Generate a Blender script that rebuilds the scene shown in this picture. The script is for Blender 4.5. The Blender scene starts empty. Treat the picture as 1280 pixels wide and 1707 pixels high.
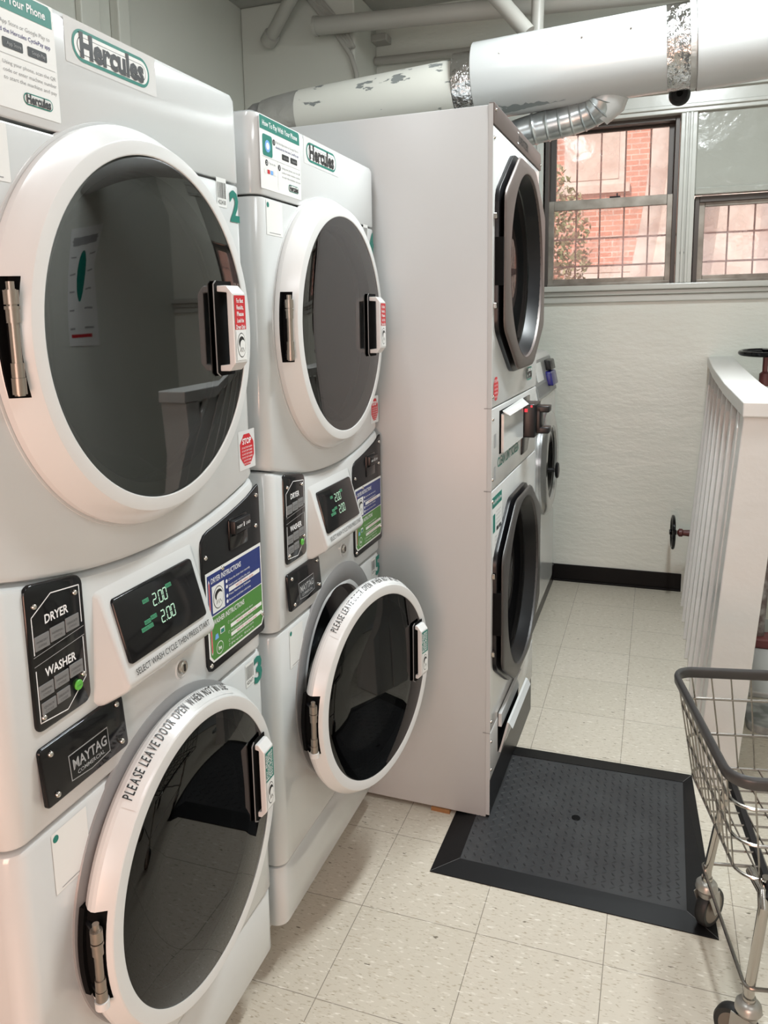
import bpy, bmesh, math, random
from mathutils import Vector, Matrix
random.seed(7)
R = math.radians
sc = bpy.context.scene
COL = sc.collection

# ------------------------------------------------------------------ camera
FPX, PPX, PPY = 1321.44, -23.77, -112.76
YAW, PITCH, ROLL, CH = 0.34846, -0.15848, -0.01912, 1.5267
cs, sn = math.cos(YAW), math.sin(YAW)
fw = Vector((-sn*math.cos(PITCH), cs*math.cos(PITCH), math.sin(PITCH)))
rt = Vector((cs, sn, 0)); up = rt.cross(fw)
cr, sr = math.cos(ROLL), math.sin(ROLL)
cx = rt*cr + up*sr; cy = up*cr - rt*sr
cam = bpy.data.cameras.new('camera'); camo = bpy.data.objects.new('camera', cam); COL.objects.link(camo)
camo.matrix_world = Matrix(((cx.x, cy.x, -fw.x, 0), (cx.y, cy.y, -fw.y, 0), (cx.z, cy.z, -fw.z, CH), (0, 0, 0, 1)))
cam.sensor_fit = 'VERTICAL'; cam.sensor_height = 24; cam.lens = FPX/1707*24
cam.shift_x = -PPX/1707; cam.shift_y = PPY/1707; cam.clip_start = .02
sc.camera = camo
sc.view_settings.view_transform = 'Standard'; sc.view_settings.look = 'None'
sc.view_settings.gamma = 1; sc.view_settings.use_curve_mapping = False
sc.view_settings.exposure = -0.08

# ------------------------------------------------------------------ world + lights
w = bpy.data.worlds.new('world'); sc.world = w; w.use_nodes = True
nt = w.node_tree; bg = nt.nodes['Background']
sky = nt.nodes.new('ShaderNodeTexSky'); sky.sky_type = 'NISHITA'; sky.sun_elevation = R(40); sky.sun_rotation = R(200); sky.sun_disc = False
nt.links.new(sky.outputs[0], bg.inputs[0]); bg.inputs[1].default_value = .22
def sun(name, rot, energy, col, ang=2):
    l = bpy.data.lights.new(name, 'SUN'); l.energy = energy; l.color = col; l.angle = R(ang)
    o = bpy.data.objects.new(name, l); o.rotation_euler = rot; COL.objects.link(o); return o
sun('sun', (R(50), 0, R(-20)), 7.0, (1, .95, .88))
def area(name, loc, rot, sx, sy, power, col):
    l = bpy.data.lights.new(name, 'AREA'); l.shape = 'RECTANGLE'; l.size = sx; l.size_y = sy; l.energy = power; l.color = col
    o = bpy.data.objects.new(name, l); o.location = loc; o.rotation_euler = rot; COL.objects.link(o); return o
area('ceiling_tube_light', (-.80, .95, 3.12), (0, 0, 0), .16, 1.15, 14, (.95, 1, 1.03))
area('ceiling_tube_light_far', (.20, 2.6, 3.12), (0, 0, 0), .16, 1.15, 92, (.93, 1, 1.02))
area('warm_lamp_behind', (-.25, -1.1, .85), (R(86), 0, R(6)), .8, .6, 26, (1, .55, .40))
area('back_room_fill', (.35, -2.4, 1.9), (R(88), 0, 0), 2.0, 1.2, 38, (1, .93, .92))  # broad fill light added behind the camera to lift the far walls
area('side_fill', (.95, .3, 2.9), (0, R(25), 0), .4, .9, 11, (.95, 1, 1.04))  # unseen fill light added at the right for the machine fronts

# ------------------------------------------------------------------ materials
MATS = {}
def new_mat(name):
    m = bpy.data.materials.new(name); m.use_nodes = True; MATS[name] = m
    return m, m.node_tree, m.node_tree.nodes['Principled BSDF']
def mat(name, col, rough=.5, metal=0, spec=.5, coat=0, emit=None, es=1, bump=None, var=None, alpha=None):
    m, t, b = new_mat(name)
    c = (*col, 1)
    b.inputs['Base Color'].default_value = c; b.inputs['Roughness'].default_value = rough
    b.inputs['Metallic'].default_value = metal; b.inputs['Specular IOR Level'].default_value = spec
    b.inputs['Coat Weight'].default_value = coat; b.inputs['Coat Roughness'].default_value = .05
    if emit: b.inputs['Emission Color'].default_value = (*emit, 1); b.inputs['Emission Strength'].default_value = es
    if bump or var:
        tc = t.nodes.new('ShaderNodeTexCoord')
    if bump:
        prev = None
        for (sc_, st, dist) in bump:
            n = t.nodes.new('ShaderNodeTexNoise'); n.inputs['Scale'].default_value = sc_; n.inputs['Detail'].default_value = 4
            t.links.new(tc.outputs['Object'], n.inputs['Vector'])
            bp = t.nodes.new('ShaderNodeBump'); bp.inputs['Strength'].default_value = st; bp.inputs['Distance'].default_value = dist
            t.links.new(n.outputs['Fac'], bp.inputs['Height'])
            if prev: t.links.new(prev.outputs[0], bp.inputs['Normal'])
            prev = bp
        t.links.new(prev.outputs[0], b.inputs['Normal'])
    if var:
        s_, c2, lo, hi = var
        n = t.nodes.new('ShaderNodeTexNoise'); n.inputs['Scale'].default_value = s_; n.inputs['Detail'].default_value = 6
        t.links.new(tc.outputs['Object'], n.inputs['Vector'])
        mr = t.nodes.new('ShaderNodeMapRange'); mr.inputs['From Min'].default_value = lo; mr.inputs['From Max'].default_value = hi
        t.links.new(n.outputs['Fac'], mr.inputs['Value'])
        mx = t.nodes.new('ShaderNodeMix'); mx.data_type = 'RGBA'
        mx.inputs[6].default_value = c; mx.inputs[7].default_value = (*c2, 1)
        t.links.new(mr.outputs[0], mx.inputs[0]); t.links.new(mx.outputs[2], b.inputs['Base Color'])
    return m
mat('enamel', (.56, .57, .565), .16, spec=.5, coat=.3)
mat('enamel_dull', (.60, .59, .57), .3, spec=.4)
mat('enamel_ring', (.62, .62, .61), .22, spec=.5)
mat('steel_white', (.48, .49, .488), .33, spec=.45, bump=[(3, .03, .02)])
mat('black_gloss', (.004, .004, .005), .10, spec=.35)
mat('black_satin', (.007, .007, .008), .32, spec=.3)
mat('black_rubber', (.006, .006, .0065), .45, spec=.18, bump=[(60, .1, .002)])
mat('black_matt', (.004, .004, .004), .8, spec=.1)
mat('grey_plastic', (.10, .10, .10), .35)
mat('grey_bezel', (.22, .22, .22), .35)
mat('bronze_sheen', (.105, .082, .074), .42, metal=.25, spec=.5)  # brown the upper door frame reflects is put into this base colour
mat('bronze_dark', (.045, .041, .039), .40, spec=.5)
mat('key_grey', (.17, .17, .17), .45)
mat('key_text', (.07, .07, .07), .6)
mat('white_ink', (.75, .75, .75), .5)
mat('grey_ink', (.30, .30, .30), .5)
mat('black_ink', (.008, .008, .008), .45)
mat('teal', (.0, .165, .125), .4)
mat('blue_label', (.010, .026, .15), .35)
mat('green_label', (.055, .20, .03), .35)
mat('red_label', (.50, .012, .02), .4)
mat('dark_blue', (.012, .012, .16), .25)
mat('paper', (.72, .72, .70), .4)
mat('pale_blue', (.15, .35, .70), .4)
mat('green_button', (.10, .42, .05), .4)
mat('lcd', (.0, .0, .0), .4, emit=(.65, 1, .72), es=.85)
mat('lcd_dim', (.0, .0, .0), .4, emit=(.12, .62, .30), es=.45)
mat('red_glow', (.3, 0, 0), .4, emit=(1, .05, .08), es=.9)
mat('chrome', (.50, .475, .44), .16, metal=1, bump=[(20, .06, .004)])
mat('wire_steel', (.33, .31, .285), .25, metal=1)
mat('hinge_steel', (.30, .26, .22), .34, metal=.85)
mat('drum_steel', (.55, .56, .57), .22, metal=1)
mat('galvanised', (.42, .45, .46), .28, metal=.9, bump=[(9, .25, .01)], var=(14, (.60, .62, .62), .4, .6))
mat('bare_metal', (.20, .22, .22), .45)
mat('foil', (.60, .60, .60), .12, metal=1, bump=[(14, .9, .03), (50, .5, .008)])
mat('foil_painted', (.42, .42, .40), .35, metal=.4, bump=[(22, .5, .015)])
mat('duct_white', (.47, .48, .475), .20, spec=.5, bump=[(4, .06, .02)])
mat('ceiling_paint', (.40, .40, .37), .55, bump=[(7, .4, .03)])
mat('pipe_paint', (.40, .395, .36), .42, bump=[(12, .15, .01)])
mat('trim_paint', (.50, .51, .47), .26, spec=.5, bump=[(16, .12, .008)])
mat('fence_paint', (.66, .655, .63), .28, spec=.5, bump=[(14, .25, .01), (70, .1, .002)])
mat('panel_paint', (.36, .37, .33), .12, spec=.6, bump=[(7, .35, .02)])
mat('aluminium', (.17, .15, .125), .42, metal=.5, var=(8, (.32, .30, .26), .35, .65))
mat('aluminium_dark', (.075, .065, .058), .45, metal=.3)
mat('baseboard', (.005, .005, .005), .40, spec=.15)
mat('valve_red', (.10, .022, .020), .4, bump=[(40, .3, .004)])
mat('pipe_rust', (.10, .07, .06), .5, var=(18, (.24, .22, .20), .45, .6))
mat('wood_raw', (.30, .14, .05), .7)
mat('tyre', (.012, .012, .012), .5)
mat('caster_hub', (.20, .17, .14), .4, metal=.4)
mat('caster_fork', (.42, .41, .38), .35, metal=.7)
mat('vinyl', (.045, .043, .042), .38, bump=[(14, .25, .006)])
mat('stone', (.14, .145, .14), .7, var=(14, (.42, .43, .42), .4, .65))
mat('concrete', (.36, .355, .34), .6, bump=[(20, .2, .005)])
mat('mat_plate', (.032, .033, .035), .38, spec=.28, metal=.0, var=(9, (.042, .044, .046), .4, .7))
mat('iron_bar', (.10, .07, .07), .6)
mat('pink_haze_stone', (.62, .50, .42), .8)
mat('leaf', (.16, .20, .08), .7)
mat('leaf_pale', (.45, .47, .26), .7)
mat('bark', (.12, .08, .05), .8)
mat('asphalt', (.30, .28, .26), .9)
mat('dark_window', (.05, .05, .06), .15)
mat('net_cloth', (.66, .55, .48), .8)

# masonry wall paint: glossy, lumpy
def m_wall():
    m, t, b = new_mat('wall_paint')
    tc = t.nodes.new('ShaderNodeTexCoord')
    mp = t.nodes.new('ShaderNodeMapping'); mp.inputs['Scale'].default_value = (1, 1, 2.4); t.links.new(tc.outputs['Object'], mp.inputs[0])
    n1 = t.nodes.new('ShaderNodeTexNoise'); n1.inputs['Scale'].default_value = 5; n1.inputs['Detail'].default_value = 8; n1.inputs['Roughness'].default_value = .62
    n2 = t.nodes.new('ShaderNodeTexNoise'); n2.inputs['Scale'].default_value = 22; n2.inputs['Detail'].default_value = 4
    n3 = t.nodes.new('ShaderNodeTexNoise'); n3.inputs['Scale'].default_value = 1.5
    for n in (n1, n2, n3): t.links.new(mp.outputs[0], n.inputs['Vector'])
    b1 = t.nodes.new('ShaderNodeBump'); b1.inputs['Strength'].default_value = .22; b1.inputs['Distance'].default_value = .03; t.links.new(n1.outputs[0], b1.inputs['Height'])
    b2 = t.nodes.new('ShaderNodeBump'); b2.inputs['Strength'].default_value = .12; b2.inputs['Distance'].default_value = .008; t.links.new(n2.outputs[0], b2.inputs['Height'])
    t.links.new(b1.outputs[0], b2.inputs['Normal']); t.links.new(b2.outputs[0], b.inputs['Normal'])
    mx = t.nodes.new('ShaderNodeMix'); mx.data_type = 'RGBA'; mx.inputs[6].default_value = (.66, .685, .62, 1); mx.inputs[7].default_value = (.71, .72, .66, 1)
    t.links.new(n3.outputs[0], mx.inputs[0]); t.links.new(mx.outputs[2], b.inputs['Base Color'])
    b.inputs['Roughness'].default_value = .27
m_wall()
mat('wall_plain', (.60, .61, .555), .40, bump=[(5, .15, .02)])
mat('wall_cream', (.55, .50, .46), .5)

# vinyl composition tile floor
def m_floor():
    m, t, b = new_mat('floor_tile')
    tc = t.nodes.new('ShaderNodeTexCoord')
    mp = t.nodes.new('ShaderNodeMapping'); mp.inputs['Location'].default_value = (.3741 + .3048*10, -1.7419 + .3048*20, 0)
    t.links.new(tc.outputs['Object'], mp.inputs[0])
    br = t.nodes.new('ShaderNodeTexBrick'); br.offset = 0; br.squash = 1
    br.inputs['Scale'].default_value = 1; br.inputs['Brick Width'].default_value = .3048; br.inputs['Row Height'].default_value = .3048
    br.inputs['Mortar Size'].default_value = .0011; br.inputs['Mortar Smooth'].default_value = .2; br.inputs['Bias'].default_value = 0
    br.inputs['Color1'].default_value = (.50, .455, .375, 1); br.inputs['Color2'].default_value = (.54, .49, .41, 1); br.inputs['Mortar'].default_value = (.20, .175, .14, 1)
    t.links.new(mp.outputs[0], br.inputs['Vector'])
    def flecks(scale, rot, lo, hi):
        ma = t.nodes.new('ShaderNodeMapping'); ma.inputs['Scale'].default_value = (scale, scale*3.2, 1); ma.inputs['Rotation'].default_value = (0, 0, rot)
        t.links.new(tc.outputs['Object'], ma.inputs[0])
        n = t.nodes.new('ShaderNodeTexNoise'); n.inputs['Scale'].default_value = 1; n.inputs['Detail'].default_value = 2; t.links.new(ma.outputs[0], n.inputs['Vector'])
        r = t.nodes.new('ShaderNodeMapRange'); r.inputs['From Min'].default_value = lo; r.inputs['From Max'].default_value = hi; t.links.new(n.outputs[0], r.inputs[0]); return r
    base = br.outputs['Color']
    for (s_, ro, lo, hi, c, k) in ((46, .5, .60, .72, (.36, .30, .22), .75), (60, 1.9, .62, .70, (.28, .24, .17), .8), (38, 2.7, .60, .75, (.74, .70, .62), .8), (28, 1.1, .70, .74, (.12, .10, .07), .9)):
        f = flecks(s_, ro, lo, hi)
        mu = t.nodes.new('ShaderNodeMath'); mu.operation = 'MULTIPLY'; mu.inputs[1].default_value = k; t.links.new(f.outputs[0], mu.inputs[0])
        mx = t.nodes.new('ShaderNodeMix'); mx.data_type = 'RGBA'; mx.inputs[7].default_value = (*c, 1)
        t.links.new(mu.outputs[0], mx.inputs[0]); t.links.new(base, mx.inputs[6]); base = mx.outputs[2]
    t.links.new(base, b.inputs['Base Color'])
    b.inputs['Roughness'].default_value = .34; b.inputs['Specular IOR Level'].default_value = .45
m_floor()

# painted duct with peeled patches
def m_peel():
    m, t, b = new_mat('duct_peeled')
    tc = t.nodes.new('ShaderNodeTexCoord'); mp = t.nodes.new('ShaderNodeMapping'); mp.inputs['Scale'].default_value = (7, 12, 16); mp.inputs['Rotation'].default_value = (0, .5, 0)
    t.links.new(tc.outputs['Object'], mp.inputs[0])
    n = t.nodes.new('ShaderNodeTexNoise'); n.inputs['Scale'].default_value = 1; n.inputs['Detail'].default_value = 7; n.inputs['Roughness'].default_value = .55; t.links.new(mp.outputs[0], n.inputs['Vector'])
    r = t.nodes.new('ShaderNodeMapRange'); r.inputs['From Min'].default_value = .605; r.inputs['From Max'].default_value = .62; t.links.new(n.outputs[0], r.inputs[0])
    mx = t.nodes.new('ShaderNodeMix'); mx.data_type = 'RGBA'; mx.inputs[6].default_value = (.60, .60, .55, 1); mx.inputs[7].default_value = (.20, .215, .21, 1)
    t.links.new(r.outputs[0], mx.inputs[0]); t.links.new(mx.outputs[2], b.inputs['Base Color']); b.inputs['Roughness'].default_value = .38
    bp = t.nodes.new('ShaderNodeBump'); bp.invert = True; bp.inputs['Strength'].default_value = .5; bp.inputs['Distance'].default_value = .004; t.links.new(r.outputs[0], bp.inputs['Height']); t.links.new(bp.outputs[0], b.inputs['Normal'])
m_peel()

def m_brick():
    m, t, b = new_mat('brick')
    tc = t.nodes.new('ShaderNodeTexCoord'); mp = t.nodes.new('ShaderNodeMapping'); mp.inputs['Rotation'].default_value = (R(90), 0, 0); t.links.new(tc.outputs['Object'], mp.inputs[0])
    br = t.nodes.new('ShaderNodeTexBrick'); br.inputs['Scale'].default_value = 1; br.inputs['Brick Width'].default_value = .20; br.inputs['Row Height'].default_value = .066; br.inputs['Mortar Size'].default_value = .007
    br.inputs['Color1'].default_value = (.55, .22, .15, 1); br.inputs['Color2'].default_value = (.68, .31, .22, 1); br.inputs['Mortar'].default_value = (.66, .48, .40, 1)
    t.links.new(mp.outputs[0], br.inputs['Vector']); t.links.new(br.outputs['Color'], b.inputs['Base Color']); b.inputs['Roughness'].default_value = .9
m_brick()

def m_glass(name, tint, rough=0.0, refl=1.5):
    m, t, b = new_mat(name); t.nodes.remove(b)
    out = t.nodes['Material Output']
    tr = t.nodes.new('ShaderNodeBsdfTransparent'); tr.inputs[0].default_value = (*tint, 1)
    gl = t.nodes.new('ShaderNodeBsdfGlossy'); gl.inputs['Roughness'].default_value = rough
    fr = t.nodes.new('ShaderNodeFresnel'); fr.inputs[0].default_value = refl
    mx = t.nodes.new('ShaderNodeMixShader')
    t.links.new(fr.outputs[0], mx.inputs[0]); t.links.new(tr.outputs[0], mx.inputs[1]); t.links.new(gl.outputs[0], mx.inputs[2]); t.links.new(mx.outputs[0], out.inputs[0])
m_glass('door_glass', (.26, .265, .265), .02, 2.1)
m_glass('washer_glass', (.035, .035, .037), .02, 1.46)
m_glass('bowl_glass', (.55, .60, .60), .02, 1.5)
# clouded plastic film over the window panes
def m_film():
    m, t, b = new_mat('filmed_pane'); t.nodes.remove(b); out = t.nodes['Material Output']
    tr = t.nodes.new('ShaderNodeBsdfTransparent'); tr.inputs[0].default_value = (.93, .93, .93, 1)
    tl = t.nodes.new('ShaderNodeBsdfTranslucent'); tl.inputs[0].default_value = (.95, .88, .86, 1)
    gl = t.nodes.new('ShaderNodeBsdfGlossy'); gl.inputs['Roughness'].default_value = .08
    tc = t.nodes.new('ShaderNodeTexCoord'); n = t.nodes.new('ShaderNodeTexNoise'); n.inputs['Scale'].default_value = 9; n.inputs['Detail'].default_value = 3; t.links.new(tc.outputs['Object'], n.inputs['Vector'])
    bp = t.nodes.new('ShaderNodeBump'); bp.inputs['Strength'].default_value = .15; bp.inputs['Distance'].default_value = .01; t.links.new(n.outputs[0], bp.inputs['Height']); t.links.new(bp.outputs[0], gl.inputs['Normal'])
    r = t.nodes.new('ShaderNodeMapRange'); r.inputs['From Min'].default_value = .35; r.inputs['From Max'].default_value = .7; r.inputs['To Min'].default_value = .16; r.inputs['To Max'].default_value = .38; t.links.new(n.outputs[0], r.inputs[0])
    m1 = t.nodes.new('ShaderNodeMixShader'); t.links.new(r.outputs[0], m1.inputs[0]); t.links.new(tr.outputs[0], m1.inputs[1]); t.links.new(tl.outputs[0], m1.inputs[2])
    m2 = t.nodes.new('ShaderNodeMixShader'); m2.inputs[0].default_value = .025; t.links.new(m1.outputs[0], m2.inputs[1]); t.links.new(gl.outputs[0], m2.inputs[2]); t.links.new(m2.outputs[0], out.inputs[0])
m_film()

# ------------------------------------------------------------------ mesh builder
FONT_CACHE = {}
def text_geo(s, bold=0.0):
    k = (s, bold)
    if k in FONT_CACHE: return FONT_CACHE[k]
    c = bpy.data.curves.new('t', 'FONT'); c.body = s; c.size = 1; c.resolution_u = 2; c.offset = bold; c.fill_mode = 'FRONT'
    o = bpy.data.objects.new('t', c); COL.objects.link(o)
    dg = bpy.context.evaluated_depsgraph_get(); dg.update()
    me = bpy.data.meshes.new_from_object(o.evaluated_get(dg))
    vs = [v.co.xy.copy() for v in me.vertices]; fs = [tuple(p.vertices) for p in me.polygons]
    bpy.data.objects.remove(o); bpy.data.curves.remove(c); bpy.data.meshes.remove(me)
    if vs:
        x0 = min(v.x for v in vs); x1 = max(v.x for v in vs); y0 = min(v.y for v in vs); y1 = max(v.y for v in vs)
    else: x0 = x1 = y0 = y1 = 0
    FONT_CACHE[k] = (vs, fs, x0, x1, y0, y1); return FONT_CACHE[k]

def rpoly(u0, z0, u1, z1, r, n=5):
    """rounded rectangle; r may be a 4-list bl, br, tr, tl"""
    rs = [r]*4 if not isinstance(r, (list, tuple)) else r
    P = []
    for (cx_, cy_, a, rr) in ((u0+rs[0], z0+rs[0], 180, rs[0]), (u1-rs[1], z0+rs[1], 270, rs[1]), (u1-rs[2], z1-rs[2], 0, rs[2]), (u0+rs[3], z1-rs[3], 90, rs[3])):
        if rr < 1e-6: P.append((cx_, cy_)); continue
        for i in range(n+1):
            t = R(a+90*i/n); P.append((cx_+rr*math.cos(t), cy_+rr*math.sin(t)))
    return P
def inset(P, d):
    out = []; n = len(P)
    for i in range(n):
        a = Vector(P[i-1]); b = Vector(P[i]); c = Vector(P[(i+1) % n])
        e1 = (b-a); e2 = (c-b)
        if e1.length < 1e-9: e1 = e2
        if e2.length < 1e-9: e2 = e1
        e1 = e1.normalized(); e2 = e2.normalized()
        n1 = Vector((-e1.y, e1.x)); n2 = Vector((-e2.y, e2.x)); nn = (n1+n2)
        if nn.length < 1e-6: nn = n1
        nn.normalize(); k = d/max(.4, nn.dot(n1))
        out.append((b.x+nn.x*k, b.y+nn.y*k))
    return out

class MB:
    def __init__(s): s.v = []; s.f = []; s.mi = []; s.mats = []; s.M = None
    def slot(s, m):
        if m not in s.mats: s.mats.append(m)
        return s.mats.index(m)
    def add(s, vs, fs, m):
        b = len(s.v); k = s.slot(m)
        for p in vs:
            p = Vector(p)
            s.v.append(s.M @ p if s.M is not None else p)
        for f in fs: s.f.append(tuple(b+i for i in f)); s.mi.append(k)
        return s
    def box(s, a, b, m):
        x0, y0, z0 = a; x1, y1, z1 = b
        vs = [(x, y, z) for x in (x0, x1) for y in (y0, y1) for z in (z0, z1)]
        return s.add(vs, [(0, 1, 3, 2), (4, 6, 7, 5), (0, 4, 5, 1), (2, 3, 7, 6), (0, 2, 6, 4), (1, 5, 7, 3)], m)
    def plate(s, P, o0, o1, m, bev=0.0, tilt=None):
        """polygon P in (u,z) extruded along out (x) from o0 to o1"""
        n = len(P); rings = [(P, o0)]
        if bev > 0: rings += [(P, o1-bev), (inset(P, bev*.4), o1-bev*.35), (inset(P, bev), o1)]
        else: rings += [(P, o1)]
        vs = []; fs = []
        for Q, o in rings: vs += [(o, q[0], q[1]) for q in Q]
        if tilt: vs = [(x+tilt(y, z), y, z) for x, y, z in vs]
        for k in range(len(rings)-1):
            for i in range(n):
                j = (i+1) % n; fs.append((k*n+i, k*n+j, (k+1)*n+j, (k+1)*n+i))
        fs.append(tuple(reversed(range(n)))); fs.append(tuple(range((len(rings)-1)*n, len(rings)*n)))
        return s.add(vs, fs, m)
    def flat(s, P, o, m):
        return s.add([(o, q[0], q[1]) for q in P], [tuple(range(len(P)))], m)
    def disc(s, u, z, r, o, m, n=24, rz=None):
        return s.flat([(u+r*math.cos(2*math.pi*i/n), z+(rz or r)*math.sin(2*math.pi*i/n)) for i in range(n)], o, m)
    def lathe(s, prof, cu, cz, m, n=96, closed=False, cap=False):
        vs = []; fs = []; k = len(prof)
        for i in range(n):
            a = 2*math.pi*i/n
            for r, o in prof: vs.append((o, cu+r*math.cos(a), cz+r*math.sin(a)))
        for i in range(n):
            j = (i+1) % n
            for q in range(k if closed else k-1):
                q2 = (q+1) % k; fs.append((i*k+q, j*k+q, j*k+q2, i*k+q2))
        if cap: fs.append(tuple(i*k+k-1 for i in range(n)))
        return s.add(vs, fs, m)
    def tube(s, pts, r, m, n=8, closed=False, caps=True):
        pts = [Vector(p) for p in pts]; N = len(pts); vs = []; fs = []
        def tan(i):
            if closed: return (pts[(i+1) % N]-pts[i-1]).normalized()
            if i == 0: return (pts[1]-pts[0]).normalized()
            if i == N-1: return (pts[-1]-pts[-2]).normalized()
            return ((pts[i+1]-pts[i]).normalized()+(pts[i]-pts[i-1]).normalized()).normalized()
        t0 = tan(0); a = Vector((0, 0, 1)) if abs(t0.z) < .9 else Vector((1, 0, 0))
        nrm = t0.cross(a).normalized()
        for i in range(N):
            t = tan(i); nrm = (nrm - t*nrm.dot(t)).normalized(); bn = t.cross(nrm)
            rr = r[i] if isinstance(r, (list, tuple)) else r
            for k in range(n):
                an = 2*math.pi*k/n; vs.append(pts[i]+nrm*rr*math.cos(an)+bn*rr*math.sin(an))
        for i in range(N if closed else N-1):
            j = (i+1) % N
            for k in range(n):
                l = (k+1) % n; fs.append((i*n+k, i*n+l, j*n+l, j*n+k))
        if caps and not closed: fs.append(tuple(reversed(range(n)))); fs.append(tuple((N-1)*n+k for k in range(n)))
        return s.add(vs, fs, m)
    def text(s, st, u, z, o, h, m, align='c', bold=0.0, sx=1.0, width=None, f=None, rot=0):
        vs, fs, x0, x1, y0, y1 = text_geo(st, bold)
        k = h/.72; kx = k*sx
        if width and x1 > x0: kx = width/(x1-x0)
        ox = {'c': (x0+x1)/2, 'l': x0, 'r': x1}[align]; c, si = math.cos(rot), math.sin(rot)
        out = []
        for v in vs:
            a = (v.x-ox)*kx; b = v.y*k
            p = (o, u+a*c-b*si, z+a*si+b*c)
            out.append(f(*p) if f else p)
        return s.add(out, fs, m)
    def build(s, name, parent=None, loc=None, smooth=35, bevel=None):
        me = bpy.data.meshes.new(name); me.from_pydata([tuple(v) for v in s.v], [], s.f)
        for m in s.mats: me.materials.append(MATS[m])
        me.polygons.foreach_set('material_index', s.mi)
        if smooth is not None:
            me.polygons.foreach_set('use_smooth', [True]*len(me.polygons)); me.update(); me.set_sharp_from_angle(angle=R(smooth))
        me.update()
        o = bpy.data.objects.new(name, me); COL.objects.link(o)
        if parent: o.parent = parent
        if loc: o.location = loc
        if bevel:
            b = o.modifiers.new('bevel', 'BEVEL'); b.width = bevel; b.segments = 2; b.limit_method = 'ANGLE'
        return o

def fix_normals(o):
    bm = bmesh.new(); bm.from_mesh(o.data); bmesh.ops.recalc_face_normals(bm, faces=bm.faces); bm.to_mesh(o.data); bm.free()
def cut(o, cutters, ang=35):
    """boolean the cutter builders out of object o and keep the result as its mesh"""
    fix_normals(o); tmp = []
    for c in cutters:
        co = c.build('tmp', o.parent, loc=o.location); fix_normals(co); tmp.append(co)
        md = o.modifiers.new('b', 'BOOLEAN'); md.operation = 'DIFFERENCE'; md.object = co; md.solver = 'EXACT'; md.material_mode = 'TRANSFER'
    bpy.context.view_layer.update(); dg = bpy.context.evaluated_depsgraph_get(); dg.update()
    me = bpy.data.meshes.new_from_object(o.evaluated_get(dg)); me.name = o.data.name
    o.modifiers.clear(); o.data = me
    for co in tmp: bpy.data.objects.remove(co)
    me.polygons.foreach_set('use_smooth', [True]*len(me.polygons)); me.set_sharp_from_angle(angle=R(ang))
    return o
def empty(name, loc=(0, 0, 0), rz=0, label=None, cat=None, group=None):
    o = bpy.data.objects.new(name, None); o.location = loc; o.rotation_euler = (0, 0, rz); o.empty_display_size = .1; COL.objects.link(o)
    if label: tag(o, label, cat, group)
    return o
def tag(o, label, cat, group=None):
    o['label'] = label; o['category'] = cat
    if group: o['group'] = group
    return o
def structure(o): o['kind'] = 'structure'; return o
def copy_tree(o, parent=None):
    c = o.copy(); COL.objects.link(c)
    if parent: c.parent = parent
    for ch in list(o.children): copy_tree(ch, c)
    return c

# ------------------------------------------------------------------ room
YW, XL, ZC = 4.535, -2.23, 3.22
XR = 1.55
mb = MB(); mb.box((XL-.2, -3.2, -.12), (XR+.2, YW+.25, 0), 'floor_tile'); structure(mb.build('floor', smooth=None))
mb = MB(); mb.box((XL-.2, -3.2, ZC), (XR+.2, YW+.25, ZC+.15), 'ceiling_paint'); structure(mb.build('ceiling', smooth=None))
mb = MB(); mb.box((XL-.2, -3.2, 0), (XL, YW+.25, ZC), 'wall_plain')
structure(mb.build('wall_left', smooth=None))
mb = MB(); mb.box((XR, -3.2, 0), (XR+.2, YW+.25, ZC), 'wall_plain'); structure(mb.build('wall_right', smooth=None))
mb = MB(); mb.box((XL, -3.2, 0), (XR, -3.0, ZC), 'wall_cream'); structure(mb.build('wall_front', smooth=None))
# back wall with three openings
def wall_with_holes(x0, x1, z0, z1, holes, y0, y1, m):
    mb = MB()
    xs = sorted({x0, x1, *[h[0] for h in holes], *[h[1] for h in holes]})
    for a, b in zip(xs, xs[1:]):
        hz = [(h[2], h[3]) for h in holes if h[0] <= a+1e-6 and h[1] >= b-1e-6]
        zz = z0
        for (p, q) in sorted(hz):
            if p > zz: mb.box((a, y0, zz), (b, y1, p), m)
            zz = q
        if zz < z1: mb.box((a, y0, zz), (b, y1, z1), m)
    return mb
HOLES = [(-1.42, -.70, 1.66, 2.54), (-.615, .072, 1.66, 2.54), (.150, 1.0, 1.66, 2.54)]
structure(wall_with_holes(XL, XR, 0, ZC, HOLES, YW, YW+.24, 'wall_paint').build('wall_back', smooth=None))
mb = MB(); mb.box((XL, 4.18, 2.2), (-1.56, YW, ZC), 'wall_plain')
structure(mb.build('wall_back_chase', smooth=None, bevel=.01))
# mouldings on the left wall
for k, (y0, y1, d) in enumerate(((2.80, 2.92, .03), (3.02, 3.10, .045))):
    mb = MB(); mb.box((XL, y0, 0), (XL+d, y1, ZC), 'wall_plain'); structure(mb.build('trim_%d' % (k+8), smooth=None, bevel=.006))
mb = MB(); mb.box((XL, 2.925, 1.0), (XL+.004, 2.934, ZC), 'black_matt'); structure(mb.build('trim_10', smooth=None))
# baseboard
mb = MB(); mb.box((-.55, YW-.012, 0), (.168, YW, .098), 'baseboard'); mb.box((-.55, YW-.022, 0), (.168, YW-.012, .012), 'baseboard')
structure(mb.build('baseboard_back', smooth=None, bevel=.003))
# sill and apron
mb = MB()
mb.box((-1.5, YW-.05, 1.645), (XR, YW, 1.675), 'trim_paint'); mb.box((-1.5, YW-.03, 1.62), (XR, YW, 1.645), 'trim_paint')
mb.box((-1.5, YW-.018, 1.583), (XR, YW, 1.62), 'trim_paint')
structure(mb.build('trim_1', smooth=None, bevel=.005))
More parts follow.
